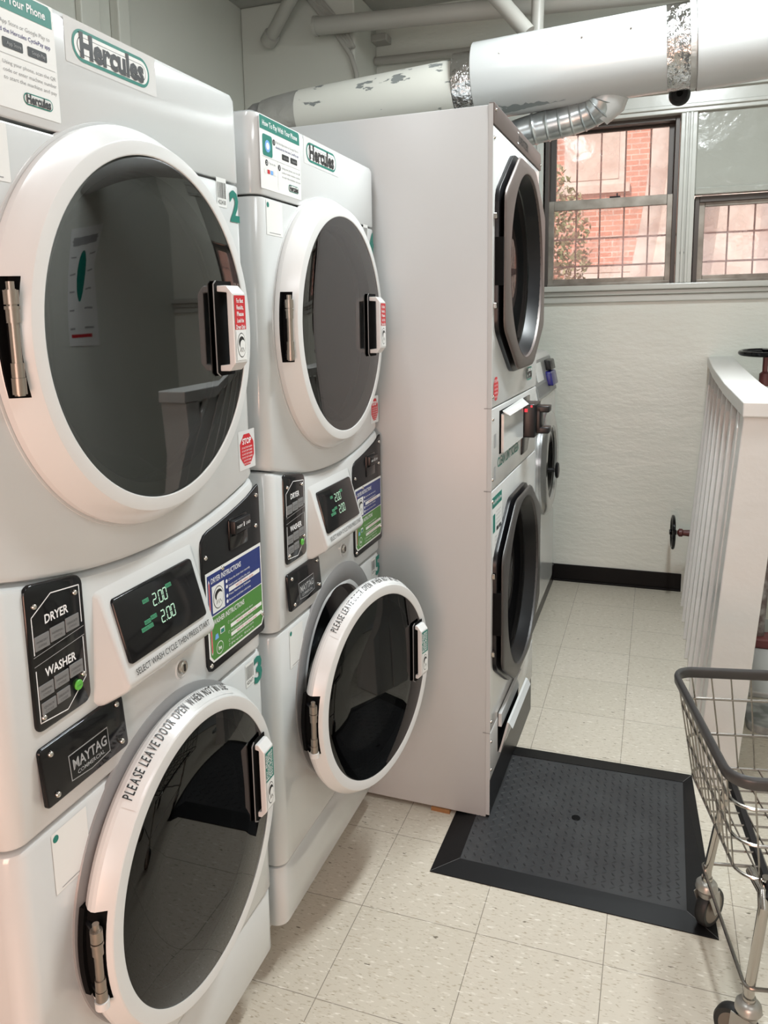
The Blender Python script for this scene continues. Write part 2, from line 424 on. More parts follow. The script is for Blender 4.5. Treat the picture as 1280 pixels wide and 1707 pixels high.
# window casings between the openings
for k, (a, b) in enumerate(((-1.52, -1.42), (-.70, -.615), (.072, .150))):
    mb = MB(); mb.box((a, YW-.022, 1.675), (b, YW+.05, 2.52), 'trim_paint')
    mb.box((a+.02, YW-.034, 1.675), (a+.036, YW-.02, 2.52), 'trim_paint'); mb.box((b-.036, YW-.034, 1.675), (b-.02, YW-.02, 2.52), 'trim_paint')
    structure(mb.build('trim_%d' % (k+2), smooth=None, bevel=.004))
mb = MB(); mb.box((-1.52, YW-.024, 2.52), (1.1, YW+.05, 2.66), 'trim_paint'); mb.box((-1.52, YW-.036, 2.54), (1.1, YW-.02, 2.56), 'trim_paint'); mb.box((-1.52, YW-.045, 2.62), (1.1, YW-.02, 2.645), 'trim_paint')
structure(mb.build('trim_5', smooth=None, bevel=.004))
mb = MB(); mb.box((.150, YW+.0, 2.125), (1.0, YW+.04, 2.54), 'panel_paint'); mb.box((.150, YW-.012, 2.115), (1.0, YW+.04, 2.15), 'panel_paint')
structure(mb.build('trim_6', smooth=None, bevel=.006))
mb = MB(); mb.M = Matrix.Translation((.100, YW-.022, 1.828)) @ Matrix.Rotation(R(-90), 4, 'Z')
mb.lathe([(.011, 0), (.011, .003), (.008, .006), (.001, .007)], 0, 0, 'grey_bezel', n=20)
tag(mb.build('bolt_head'), 'small grey round bolt head on the white post between the two windows', 'bolt')

# windows ----------------------------------------------------------
def window(n, x0, x1, z0, z1, zm=None, wide=.05, dark_top=True):
    w_ = empty('window_%d' % n, ((x0+x1)/2, YW+.06, z0)); structure(w_); ox, oz = (x0+x1)/2, z0
    def bx(mb, a, b, c, d, y0, y1, m): mb.box((a-ox, y0, c-oz), (b-ox, y1, d-oz), m)
    mb = MB()
    bx(mb, x0, x0+.022, z0, z1, -.03, .10, 'aluminium_dark'); bx(mb, x1-.022, x1, z0, z1, -.03, .10, 'aluminium_dark')
    bx(mb, x0+.022, x1-.022, z1-.03, z1, -.03, .10, 'aluminium_dark'); bx(mb, x0+.022, x1-.022, z0, z0+.02, -.03, .10, 'aluminium')
    f = mb.build('window_frame', w_, smooth=None, bevel=.002)
    def sash(a, b, c, d, y, m, t, ttop=None):
        mb = MB(); ttop = ttop or t
        bx(mb, a, a+t, c, d, y, y+.028, m); bx(mb, b-t, b, c, d, y, y+.028, m); bx(mb, a+t, b-t, c, c+t, y, y+.028, m); bx(mb, a+t, b-t, d-ttop, d, y, y+.028, m)
        s_ = mb.build('sash', w_, smooth=None, bevel=.002)
        mb = MB(); bx(mb, a+t, b-t, c+t, d-ttop, y+.013, y+.015, 'filmed_pane'); mb.build('glass_pane', s_, smooth=None)
        return s_
    if zm:
        sash(x0+.022, x1-.022, zm-.015, z1-.03, .04, 'aluminium_dark', .030, .012)
        lo = sash(x0+.018, x1-.018, z0+.012, zm+.022, -.005, 'aluminium', .032, .052)
        mb = MB(); bx(mb, (x0+x1)/2+.0, (x0+x1)/2+.055, zm+.022, zm+.03, -.006, .02, 'black_satin'); bx(mb, (x0+x1)/2+.035, (x0+x1)/2+.042, zm+.03, zm+.045, -.002, .012, 'black_satin')
        mb.build('sash_lock', w_, smooth=None, bevel=.001)
    else:
        sash(x0+.02, x1-.02, z0+.012, z1-.02, -.005, 'aluminium', .030, .030)
    return w_
window(1, -.612, .069, 1.672, 2.528, 2.115)
window(2, .155, .995, 1.672, 2.112)
window(3, -1.415, -.705, 1.672, 2.528, 2.115)

# world outside -----------------------------------------------------
b_ = empty('brick_building', (0, 11.0, 0), 0, 'sunlit red brick building seen through the windows', 'building')
mb = MB(); mb.box((-12, 0, -.5), (9, .5, 12), 'brick'); mb.build('brick_wall', b_, smooth=None)
for (x, z, w2, h2) in ((-.85, 3.15, .75, 1.15), (.95, 1.0, .9, 1.5), (-3.6, 3.0, .9, 1.4), (2.9, 2.2, .9, 1.3), (-.75, .9, .9, 1.15), (-2.2, .4, .5, 1.4)):
    mb = MB(); mb.box((x-w2/2-.07, -.06, z-.1), (x+w2/2+.07, .0, z), 'pink_haze_stone'); mb.box((x-w2/2-.05, -.03, z+h2), (x+w2/2+.05, .0, z+h2+.08), 'pink_haze_stone')
    mb.box((x-w2/2, -.02, z), (x+w2/2, .0, z+h2), 'net_cloth'); 
    ww = mb.build('window', b_, smooth=None)
    mb = MB(); mb.box((x-w2/2+.07, -.03, z+.07), (x+w2/2-.07, -.02, z+h2-.07), 'pink_haze_stone' if x < 2 else 'dark_window'); mb.build('pane', ww, smooth=None)
mb = MB(); mb.box((-14, YW+.24, -.5), (12, 11, -.3), 'asphalt'); structure(mb.build('ground_outside', smooth=None))
def bush(name, loc, rx, ry, rz, n, m, label, size=.06):
    mb = MB()
    for i in range(n):
        while True:
            p = Vector((random.uniform(-1, 1), random.uniform(-1, 1), random.uniform(-1, 1)))
            if .25 < p.length < 1: break
        c = Vector((p.x*rx, p.y*ry, p.z*rz+rz)); a = Vector([random.uniform(-1, 1) for _ in range(3)]).normalized()*size; b2 = a.cross(Vector([random.uniform(-1, 1) for _ in range(3)])).normalized()*size*.45
        mb.add([c-a, c+b2, c+a, c-b2], [(0, 1, 2, 3)], m if random.random() < .7 else 'leaf_pale')
    t = empty(name, loc, 0, label, 'shrub')
    mb.build('foliage', t, smooth=None)
    mb = MB(); mb.tube([(0, 0, -loc[2]-.3), (0, 0, rz)], .03, 'bark'); mb.build('trunk', t)
    return t
bush('shrub', (-1.02, 7.3, 1.35), .46, .4, .75, 2300, 'leaf', 'green leafy shrub outside behind the left half of the tall window', size=.032)
# draped net / sheeting outside
mb = MB(); N = 14
for i in range(N+1):
    for j in range(9):
        t = i/N; s_ = j/8
        x = -.1+1.3*s_ - .9*(1-t)**2*(1-s_); mb.v.append(Vector((x, 8.4+.12*math.sin(s_*14), -.3+4.0*t)))
k = mb.slot('net_cloth')
for i in range(N):
    for j in range(8):
        q = i*9+j; mb.f.append((q, q+1, q+10, q+9)); mb.mi.append(k)
o = mb.build('draped_sheet'); so = o.modifiers.new('s', 'SOLIDIFY'); so.thickness = .01
tag(o, 'pale draped sheeting hanging outside behind the right part of the tall window', 'sheet')
# security bars
def guard(name, x0, x1, z0, z1, hz, label, off=0.0):
    g = empty(name, ((x0+x1)/2, YW+.20, z0), 0, label, 'window bars', 'window security bars'); ox = (x0+x1)/2
    x = x0+off
    while x <= x1:
        mb = MB(); mb.tube([(x-ox, 0, 0), (x-ox, 0, z1-z0)], .005, 'iron_bar', n=6); mb.build('upright_bar', g); x += .128
    for z in hz:
        mb = MB(); mb.box((x0-ox, -.012, z-z0-.005), (x1-ox, -.004, z-z0+.005), 'iron_bar'); mb.build('cross_bar', g, smooth=None)
guard('window_bars', -.615, .072, 1.66, 2.54, (1.675, 1.79, 1.94, 2.53), 'iron security bars outside the tall double-sash window', .03)
guard('window_bars', .150, 1.0, 1.66, 2.12, (1.675, 1.79, 1.94, 2.11), 'iron security bars outside the short window at the right edge', .05)
guard('window_bars', -1.42, -.70, 1.66, 2.54, (1.675, 1.79, 1.94, 2.53), 'iron security bars outside the window hidden behind the big dryer', .05)

# ------------------------------------------------------------------ stacked washer dryers
SW = .715; X0 = -.764
def sag(u): s_ = (u-SW/2)/(SW/2); return .055*(1-min(1, s_*s_))
def section(name, parent, zb, zt, b0, b1, m, D=.74, rc=.030, out=0.0, holes=(), wob=None):
    P = [(-D, .004)]
    for i in range(9):
        a = R(180+ -90*i/8); P.append((-rc+rc*math.cos(R(90)-a+R(90)) if False else -rc+rc*math.sin(R(90*i/8)), .004+rc-rc*math.cos(R(90*i/8))))
    for i in range(1, 26): P.append((0, .004+rc+(SW-.008-2*rc)*i/26))
    for i in range(9): P.append((-rc+rc*math.cos(R(90*i/8)), SW-.004-rc+rc*math.sin(R(90*i/8))))
    P.append((-D, SW-.004))
    P = [(a+out if a > -D+.01 else a, b) for a, b in P]
    Q = [(p[0], p[1]) for p in P]
    def ins(d): return inset(Q, d) # outline runs clockwise or not; sign fixed below
    area_ = sum(Q[i-1][0]*Q[i][1]-Q[i][0]*Q[i-1][1] for i in range(len(Q)))/2
    sg = 1 if area_ > 0 else -1
    def I(d): return inset(Q, d*sg)
    rows = [(I(b0), 0, 0), (I(b0*.3), b0*.35, 0), (Q, b0, 0), (Q, b1, 1), (I(b1*.3), b1*.35, 1), (I(b1), 0, 1)]
    mb = MB(); n = len(Q); vs = []; fs = []
    for (pp, d, top) in rows:
        for (x, y) in pp:
            z = (zt(y)-d) if top else (zb(y)+d); vs.append((x, y, z))
    for k in range(len(rows)-1):
        for i in range(n):
            j = (i+1) % n; fs.append((k*n+i, k*n+j, (k+1)*n+j, (k+1)*n+i))
    fs.append(tuple(range(n))); fs.append(tuple(range((len(rows)-1)*n, len(rows)*n)))
    mb.add(vs, fs, m); o = mb.build(name, parent)
    if holes:
        cs_ = []
        for (cu, cz, r, d) in holes:
            c = MB(); c.M = None
            nn = 64; v = []; 
            for xx in (.2, -d):
                v += [(xx, cu+r*math.cos(2*math.pi*i/nn), cz+r*math.sin(2*math.pi*i/nn)) for i in range(nn)]
            f = [(i, (i+1) % nn, nn+(i+1) % nn, nn+i) for i in range(nn)]+[tuple(range(nn)), tuple(range(nn, 2*nn))]
            c.add(v, f, m); cs_.append(c)
        cut(o, cs_)
    else: fix_normals(o)
    return o
def screws(mb, pts, o, r=.0052):
    for (u, z) in pts: mb.lathe([(r, o), (r, o+.0015), (r*.75, o+.0035), (r*.3, o+.0045), (.0001, o+.0046)], u, z, 'chrome', n=14)
def logo(mb, u, z, w_, h, o, rot=0):
    def ov(W_, H_, m, oo):
        P = rpoly(-W_/2, -H_/2, W_/2, H_/2, H_/2*.98, 8); c, s_ = math.cos(rot), math.sin(rot)
        mb.flat([(u+a*c-b*s_, z+a*s_+b*c) for a, b in P], oo, m)
    ov(w_, h, 'teal', o); ov(w_-.14*h*1.3, h-.22*h, 'paper', o+.0002); ov(w_-.45*h, h-.46*h, 'black_ink', o+.0004); ov(w_-.50*h, h-.50*h, 'paper', o+.0006)
    mb.text('Hercules', u, z-h*.32, o+.0009, h*.74, 'black_ink', bold=.045, width=w_*.83)

def cartoon(mb, u, z, w_, h, o):
    """plain round drum picture with folded cloth strokes"""
    mb.flat(rpoly(u-w_/2, z-h/2, u+w_/2, z+h/2, .001), o, 'paper')
    mb.disc(u, z, w_*.42, o+.0002, 'black_ink', rz=h*.42); mb.disc(u, z, w_*.39, o+.0004, 'paper', rz=h*.39)
    mb.disc(u, z+h*.10, w_*.30, o+.0006, 'black_ink', rz=h*.20); mb.disc(u+w_*.08, z-h*.02, w_*.26, o+.0008, 'paper', rz=h*.20)
    for q in (-.2, 0, .2): mb.flat([(u+q*w_-.0006, z-h*.22), (u+q*w_+.0006, z-h*.22), (u+q*w_*.4+.0006, z-h*.08), (u+q*w_*.4-.0006, z-h*.08)], o+.001, 'black_ink')

def make_door(kind, parent):
    dry = kind == 'dryer'
    hu, cz = (.052, 1.510) if dry else (.085, .615)
    cu = (.352 if dry else .368) - hu
    d = bpy.data.objects.new('placeholder', None)
    if dry:
        prof = [(.300, .002), (.300, .012), (.298, .016), (.2785, .0445), (.2772, .0460), (.2755, .0466), (.2575, .0478), (.256, .047), (.2555, .040), (.235, .030), (.235, .002)]
        gr = .2555; go = .0462
    else:
        prof = [(.250, .004), (.262, .010), (.270, .020), (.2725, .028), (.2715, .034), (.2590, .0555), (.2578, .0570), (.2560, .058), (.236, .0585), (.234, .058), (.2335, .050), (.215, .035), (.215, .004)]
        gr = .2335; go = .0572
    mb = MB(); mb.lathe(prof, cu, 0, 'enamel_ring', n=128, closed=True)
    o = mb.build('%s_door' % kind, parent, loc=(0, hu, cz))
    nz = .074
    zl, zh = (-.074, .074) if dry else (-.064, .076)
    rc = .285 if dry else .2625
    c = MB(); NS = 16; ring_ = []
    for i in range(NS+1):
        z = zl+(zh-zl)*i/NS; ring_.append((cu-math.sqrt(rc*rc-z*z), z))
    poly = ring_+[(-.3, zh), (-.3, zl)]; m_ = len(poly)
    c.add([(x, p, q) for x in (.013, .2) for p, q in poly], [tuple(range(m_)), tuple(range(2*m_-1, m_-1, -1))]+[(i, (i+1) % m_, m_+(i+1) % m_, m_+i) for i in range(m_)], 'black_matt'); cut(o, [c], 16)  # slot walls coloured black: dark inner plastic plus the shadow inside the slot
    # hinge
    mb = MB(); a = .006 if dry else .012; hx = .035 if dry else .043
    inn = [(p, q) for p, q in ring_]; outr = [(cu-math.sqrt((.2985 if dry else .2700)**2-q*q), q) for p, q in reversed(ring_)]
    P = [(p+.004, q) for p, q in inn]+outr; mb.plate(P, .006, .0150, 'black_matt')
    lo_, hi_ = zl+.004, zh-.004
    mb.tube([(hx, a+.0, lo_), (hx, a, hi_-.012)], .0062, 'hinge_steel', n=16)
    for (p, q, rr) in ((lo_+.002, lo_+.022, .0085), (lo_+.0225, lo_+.040, .0078), (hi_-.030, hi_-.013, .0090), (hi_-.052, hi_-.036, .0080), (hi_-.036, hi_-.032, .0092)):
        mb.tube([(hx, a, p), (hx, a, q)], rr, 'hinge_steel', n=20)
    mb.tube([(hx, a, hi_-.013), (hx, a, hi_-.003)], .0050, 'hinge_steel', n=12)
    for q in (lo_+.01, hi_-.02): mb.tube([(hx, a, q), (.014, a+.016, q)], .004, 'black_satin', n=8)
    if not dry: mb.tube([(hx, a, lo_-.006), (hx, a, lo_+.006)], .0105, 'enamel_ring', n=16)
    mb.build('hinge', o)
    # glass
    mb = MB(); n = 96
    gp = [(gr, go-.003), (gr, go), (gr*.985, go+.0006), (gr*.7, go+.0010), (gr*.35, go+.0013), (.0005, go+.0014)] if dry else [(gr, go-.003), (gr, go), (gr*.99, go+.001), (gr*.6, go+.0012), (.0005, go+.0012)]
    mb.lathe(gp, cu, 0, 'door_glass' if dry else 'washer_glass', n=n)
    mb.build('door_glass', o, smooth=60)
    mb = MB()
    if dry: mb.lathe([(.235, .03), (.20, -.02), (.185, -.03), (.0005, -.035)], cu, 0, 'bowl_glass', n=72)
    else: mb.lathe([(.205, .03), (.168, .02), (.158, -.05), (.140, -.085), (.09, -.105), (.0005, -.110)], cu, 0, 'bowl_glass', n=72)
    mb.build('inner_glass_bowl', o, smooth=60)
    if not dry:
        mb = MB(); mb.lathe([(.226, .030), (.170, .024), (.170, .030)], cu, 0, 'black_gloss', n=72); mb.build('black_inner_ring', o)
    # handle
    h0, h1 = (-.074, .072) if dry else (-.052, .100)
    zc = (h0+h1)/2
    ub = (.492 if dry else .527)-hu; ue = (.549 if dry else .578)-hu
    ho = .082
    mb = MB()
    mb.plate(rpoly(ub+.002, h0-.008, ue+.006 if dry else ue+.002, h1+.008, [.012, .002, .002, .010]), go+.0045, go+.006, 'black_matt')
    mb.tube([(go+.006, ub+.010, h1+.008), (go+.006, ub+.002, h1+.002), (go+.006, ub+.002, h0-.002), (go+.006, ub+.012, h0-.008)], .0012, 'grey_bezel', n=6)
    mb.build('handle_recess', o)
    mb = MB(); P = [(-.0, h0), (.0, h0)]
    # C shaped grip, profile in (out,z) extruded along u
    prof2 = [(go+.004, h0), (ho-.012, h0), (ho, h0+.014), (ho, h1-.014), (ho-.012, h1), (go+.004, h1), (go+.004, h1-.010), (ho-.012, h1-.012), (ho-.012, h0+.012), (go+.004, h0+.010)]
    ua, ub2 = ub+.014, ue
    vs = [(x, ua, z) for x, z in prof2]+[(x, ub2, z) for x, z in prof2]; m_ = len(prof2)
    fs = [(i, (i+1) % m_, m_+(i+1) % m_, m_+i) for i in range(m_)]
    fs += [(1, 2, 8), (0, 1, 8, 9), (2, 3, 7, 8), (3, 4, 7), (4, 5, 6, 7)]
    fs += [tuple(m_+q for q in reversed(f)) for f in [(1, 2, 8), (0, 1, 8, 9), (2, 3, 7, 8), (3, 4, 7), (4, 5, 6, 7)]]
    mb.add(vs, fs, 'enamel_ring'); hb = mb.build('handle', o, smooth=None, bevel=.0018); fix_normals(hb)
    mb = MB(); lu0, lu1 = ua+.003, ub2-.002; hc = (h1-h0-.034)
    zt = h1-.017; zm = zt-hc*.52
    mb.flat(rpoly(lu0, h0+.017, lu1, zt, .001), ho+.0004, 'paper')
    mb.flat(rpoly(lu0, zm, lu1, zt, .0008), ho+.0007, 'red_label' if dry else 'teal')
    if dry:
        for i, t in enumerate(('For Best', 'Results,', 'Please', 'Load the', 'Dryer Only', 'Half Full')):
            mb.text(t, (lu0+lu1)/2, zt-.0125-i*.0112, ho+.001, .0075, 'white_ink', bold=.02, width=(lu1-lu0)*(.82 if len(t) > 8 else .62))
    else:
        for i, t in enumerate(('For Best', 'Results,', 'Load the', 'Washer Full', 'Do Not', 'Overload')):
            mb.text(t, lu0+.004+i*(lu1-lu0-.004)/6, (zt+zm)/2, ho+.001, .0042, 'white_ink', bold=.02, width=hc*.45, rot=R(90), )
    cartoon(mb, (lu0+lu1)/2, (zm+h0+.017)/2, (lu1-lu0)*.9, (zm-h0-.017)*.95, ho+.0009)
    hl = mb.build('handle_label', o, smooth=None); hl['label'] = 'red and white handle sticker' if dry else 'green and white handle sticker'
    if not dry:
        s_ = 'PLEASE LEAVE DOOR OPEN WHEN NOT IN USE'; mb = MB(); a0, a1 = R(131.5), R(64)
        adv = []
        for ch in s_:
            if ch == ' ': adv.append(.30); continue
            g = text_geo(ch, .012); adv.append((g[3]-g[2])*.82+.13)
        tot = sum(adv); acc = 0; rad = .2652
        def conf(x, y, z, e=.0014):
            r_ = math.hypot(y-cu, z); q = (r_-rad)*.43/1.0
            # letters lie on the sloping flank of the ring: squash radially, gain depth
            rn = rad+(r_-rad)*.44; oo = .034+(.2715-rn)*(.0215/.0125); k = rn/r_
            return (oo+e*.5, cu+(y-cu)*k+e*.86*(y-cu)/r_, z*k+e*.86*z/r_)
        NB = 48; vs = []
        for i in range(NB+1):
            a = a0+.04+(a1-a0-.07)*i/NB
            for r_ in (.2535, .2775): vs.append(conf(0, cu+r_*math.cos(a), r_*math.sin(a), .0005))
        mb.add(vs, [(i*2, i*2+1, i*2+3, i*2+2) for i in range(NB)], 'enamel_ring')
        for ch, ad in zip(s_, adv):
            if ch != ' ':
                a = a0+(a1-a0)*(acc+ad/2)/tot
                mb.text(ch, cu+rad*math.cos(a), rad*math.sin(a), 0, .0185, 'black_ink', bold=.012, width=ad*.74/tot*(a0-a1)*rad if ad > .2 else None, rot=a-R(90), f=conf)
            acc += ad
        nl = mb.build('door_notice', o, smooth=None); nl['label'] = 'black lettering around the top of the door ring'
    return o

def make_stack():
    t = empty('stacked_washer_dryer', (X0, .715, 0))
    tag(t, 'x', 'washer dryer', 'white stacked washer dryers')
    zs = lambda k: (lambda u: k)
    # base feet / plinth
    mb = MB(); mb.box((-.70, .03, 0), (-.11, SW-.03, .125), 'enamel_dull'); mb.build('base', t, smooth=None)
    section('toe_panel', t, zs(.125), zs(.275), .004, .006, 'enamel', out=-.004)
    section('washer_cabinet', t, zs(.279), zs(.838), .006, .010, 'enamel', holes=[(.368, .622, .212, .45)])
    section('control_console', t, zs(.843), lambda u: 1.209-sag(u), .008, .010, 'enamel', out=.002)
    section('dryer_cabinet', t, lambda u: 1.213-sag(u), zs(1.774), .010, .004, 'enamel', holes=[(.352, 1.510, .232, .5)])
    section('top_panel', t, zs(1.778), zs(1.942), .003, .016, 'enamel')
    # drum interiors
    mb = MB(); mb.lathe([(.2315, -.01), (.2315, -.10), (.229, -.105), (.229, -.46), (.0005, -.47)], .352, 1.510, 'drum_steel', n=72); mb.build('dryer_drum', t)
    mb = MB(); mb.lathe([(.2115, -.01), (.205, -.03), (.175, -.05), (.165, -.07), (.165, -.09)], .368, .622, 'grey_plastic', n=72)
    mb.lathe([(.165, -.09), (.205, -.095), (.208, -.43), (.0005, -.44)], .368, .622, 'drum_steel', n=72); mb.build('washer_drum', t)
    mb = MB(); mb.lathe([(.274, -.002), (.272, .003), (.262, .006), (.236, .005), (.214, -.004), (.2115, -.02)], .368, .622, 'grey_bezel', n=96); mb.build('washer_bezel', t)
    mb = MB(); mb.lathe([(.306, -.003), (.304, .001), (.300, .0015), (.262, .003), (.240, .001), (.2318, -.006)], .352, 1.510, 'enamel', n=96); mb.build('dryer_bezel', t)
    dd = make_door('dryer', t); wd = make_door('washer', t)
    # selector panel
    mb = MB(); P = rpoly(.062, .984, .172, 1.192, .014); P = [(u, z-(u-.062)*.16 if z > 1.1 else z) for u, z in P]
    mb.plate(P, .0005, .006, 'black_gloss', .0025); o = .0063
    def line(a, b, w_, m): 
        dx, dy = b[0]-a[0], b[1]-a[1]; L = math.hypot(dx, dy); nx, ny = -dy/L*w_/2, dx/L*w_/2
        mb.flat([(a[0]-nx, a[1]-ny), (b[0]-nx, b[1]-ny), (b[0]+nx, b[1]+ny), (a[0]+nx, a[1]+ny)], o, m)
    for a, b in (((.070, 1.094), (.070, 1.146)), ((.070, 1.146), (.108, 1.168)), ((.108, 1.168), (.163, 1.161)), ((.163, 1.161), (.163, 1.106)),
                 ((.070, 1.072), (.070, .998)), ((.070, .998), (.122, .993)), ((.122, .993), (.163, 1.024)), ((.163, 1.024), (.163, 1.084))): line(a, b, .0016, 'white_ink')
    for a, b in (((.068, 1.091), (.166, 1.099)), ((.068, 1.078), (.166, 1.086))): line(a, b, .0009, 'grey_ink')
    mb.text('DRYER', .116, 1.130, o, .0125, 'white_ink', bold=.022, sx=.85); mb.text('WASHER', .116, 1.057, o, .0125, 'white_ink', bold=.022, sx=.85)
    screws(mb, [(.076, 1.160), (.153, 1.153), (.076, 1.004), (.157, 1.030)], .006, .0042)
    cp = mb.build('selector_panel', t)
    for (u0, z0, u1, z1, s_) in ((.072, 1.098, .099, 1.118, 'MORE DRY'), (.101, 1.100, .129, 1.120, 'NORMAL'), (.131, 1.102, .158, 1.122, 'DELICATE'),
                             (.072, 1.030, .099, 1.049, 'NORMAL'), (.101, 1.032, .129, 1.051, 'WHITES'), (.131, 1.034, .158, 1.053, 'COLORS'), (.074, 1.007, .101, 1.024, 'QUICK'), (.103, 1.009, .129, 1.026, 'DELICATE')):
        mb = MB(); mb.plate(rpoly(u0, z0, u1, z1, .001), .006, .0068, 'key_grey', .0003)
        mb.text(s_, (u0+u1)/2, (z0+z1)/2, .007, .0032, 'key_text', width=(u1-u0)*.75); mb.text('CYCLE', (u0+u1)/2, (z0+z1)/2-.006, .007, .003, 'key_text', width=(u1-u0)*.55)
        mb.build('cycle_button', cp, smooth=None)
    mb = MB(); mb.lathe([(.0075, .006), (.0075, .0075), (.0068, .0085), (.0004, .0088)], .146, 1.018, 'green_button', n=24)
    mb.text('START', .146, 1.0165, .009, .0026, 'key_text'); gb = mb.build('start_button', cp, smooth=None); gb['label'] = 'green round start button'
    # maker badge plate, standing proud at the bottom
    tl = lambda u, z: .007*(.965-z)/.09
    mb = MB(); mb.plate(rpoly(.055, .866, .250, .974, [.022, .028, .018, .010]), -.001, .001, 'enamel_dull', .001)
    mb.build('badge_recess', t)
    mb = MB(); mb.plate(rpoly(.060, .878, .236, .963, [.006, .008, .010, .006]), .0015, .008, 'black_gloss', .0025, tilt=tl)
    f = lambda x, u, z: (x+tl(u, z), u, z)
    for (u, z) in [(.078, .950), (.219, .952), (.220, .892), (.080, .890)]: screws(mb, [(u, z)], .0078+tl(u, z), .0046)
    for (a, b, c, d_, oo, m) in ((.108, .892, .192, .930, .0086, 'grey_ink'), (.1095, .8935, .1905, .9285, .0089, 'black_gloss')):
        mb.add([f(oo, a, b), f(oo, (a+c)/2, b-.004), f(oo, c, b), f(oo, c, d_), f(oo, a, d_)], [(0, 1, 2, 3, 4)], m)
    mb.text('MAYTAG', .150, .906, .0093, .015, 'grey_ink', bold=.02, width=.072, f=f); mb.text('COMMERCIAL', .150, .896, .0093, .006, 'grey_ink', bold=.01, width=.058, f=f)
    bd = mb.build('maker_badge', t); bd['label'] = 'black badge plate with silver lettering'
    # display console
    a0, a1, zt, zb_ = .198, .452, 1.136, .990
    mb = MB()
    O = lambda z: .004+.040*(zt-z)/(zt-zb_)
    vs = [(-.004, a0-.012, zt+.012), (-.004, a1+.012, zt+.012), (O(1.128), a1-.002, 1.128), (O(1.128), a0+.006, 1.128),
          (O(zb_), a1+.006, zb_), (O(zb_), a0+.012, zb_), (-.004, a1+.016, zb_-.036), (-.004, a0-.006, zb_-.036), (O(zb_)-.006, a1+.004, zb_-.012), (O(zb_)-.006, a0+.014, zb_-.012)]
    vs += [(-.004, a0-.030, zb_-.02), (-.004, a1+.024, zb_-.0)]
    fs = [(0, 1, 2, 3), (3, 2, 4, 5), (5, 4, 8, 9), (9, 8, 6, 7), (0, 3, 5, 9, 7, 10), (1, 11, 6, 8, 4, 2), (0, 10, 7, 6, 11, 1)]
    mb.add(vs, fs, 'enamel'); hs = mb.build('display_housing', t, smooth=None, bevel=.006); fix_normals(hs)
    for b in hs.modifiers: b.segments = 4
    hs.data.polygons.foreach_set('use_smooth', [True]*len(hs.data.polygons)); hs.modifiers[0].harden_normals = False
    # screen frame basis on the sloped face
    zA, zB = 1.117, 1.018
    def S(x, u, z): return (O(z)+.0008+x, u, z)
    mb = MB(); P = rpoly(.222, zB, .436, zA, .006)
    mb.plate(P, -.001, .004, 'black_gloss', .0015, tilt=lambda u, z: O(z)+.0008)
    sc_ = mb.build('display_screen', hs)
    mb = MB()
    seg = {'2': 'abged', '0': 'abcdef'}
    def digit(ch, u, z, h, m):
        w_ = h*.52; sl = lambda q: (q-z)*.12; k = h*.055
        L = {'a': ((0, h), (w_, h)), 'b': ((w_, h), (w_, h/2)), 'c': ((w_, h/2), (w_, 0)), 'd': ((0, 0), (w_, 0)), 'e': ((0, 0), (0, h/2)), 'f': ((0, h/2), (0, h)), 'g': ((0, h/2), (w_, h/2))}
        for s_ in seg[ch]:
            (p, q), (r_, t_) = L[s_]
            if q == t_: P = [(p+k*.6, q-k), (r_-k*.6, q-k), (r_-k*.6, q+k), (p+k*.6, q+k)]
            else: q, t_ = min(q, t_), max(q, t_); P = [(p-k, q+k*.6), (p+k, q+k*.6), (p+k, t_-k*.6), (p-k, t_-k*.6)]
            mb.add([S(.0045, u+a+b*.12, z+b) for a, b in P], [(0, 1, 2, 3)], m)
    for (u, z) in ((.308, 1.078), (.316, 1.048)):
        digit('2', u, z, .0175, 'lcd'); digit('0', u+.0160, z, .0175, 'lcd'); digit('0', u+.0285, z, .0175, 'lcd')
        mb.add([S(.0045, u+.0118, z-.0008), S(.0045, u+.0134, z-.0008), S(.0045, u+.0134, z+.0012), S(.0045, u+.0118, z+.0012)], [(0, 1, 2, 3)], 'lcd')
    for (s_, u, z, w_) in (('PRICE', .292, 1.090, .014), ('DRYER', .356, 1.094, .014), ('PRICE', .300, 1.062, .014), ('NEXT', .283, 1.060, .014), ('WASHER CYCLE', .279, 1.052, .028)):
        P = rpoly(u-w_/2-.001, z-.0012, u+w_/2+.001, z+.0052, .0005, 2); mb.add([S(.0044, a, b) for a, b in P], [tuple(range(len(P)))], 'lcd_dim')
        mb.text(s_, u, z, .0048, .0040, 'black_ink', width=w_, f=S)
    dg = mb.build('price_readout', sc_, smooth=None); dg['label'] = 'green lit price digits'
    mb = MB(); mb.text('SELECT WASH CYCLE THEN PRESS START', .334, .9985, .0015, .0095, 'black_ink', width=.208, f=S); mb.build('display_caption', hs, smooth=None)
    # key lock
    mb = MB(); mb.lathe([(.019, .002), (.016, .0035), (.014, .0025), (.0135, .001)], .404, .925, 'enamel', n=24)
    mb.lathe([(.0115, .0), (.0115, .008), (.0095, .0095), (.0001, .0095)], .404, .928, 'chrome', n=24); mb.box((.009, .402, .922), (.0105, .406, .934), 'black_ink'); mb.build('key_lock', t)
    # card reader panel
    mb = MB()
    P = [(.483, .893), (.490, .880), (.500, .876)] + [(.700, .876), (.709, .880), (.713, .890)] + [(.713, 1.180), (.708, 1.190), (.698, 1.188)]
    P += [(u, 1.209-sag(u)-.019) for u in (.66, .62, .58, .54, .51)] + [(.495, 1.140), (.485, 1.130), (.482, 1.115)]
    P = [(min(u, .709), z) for u, z in P]
    mb.plate(P, .001, .006, 'black_satin', .002); screws(mb, [(.494, 1.098), (.694, 1.170), (.687, 1.108), (.550, 1.062), (.699, .915), (.494, .890)], .006, .0048)
    cpn = mb.build('card_reader_panel', t)
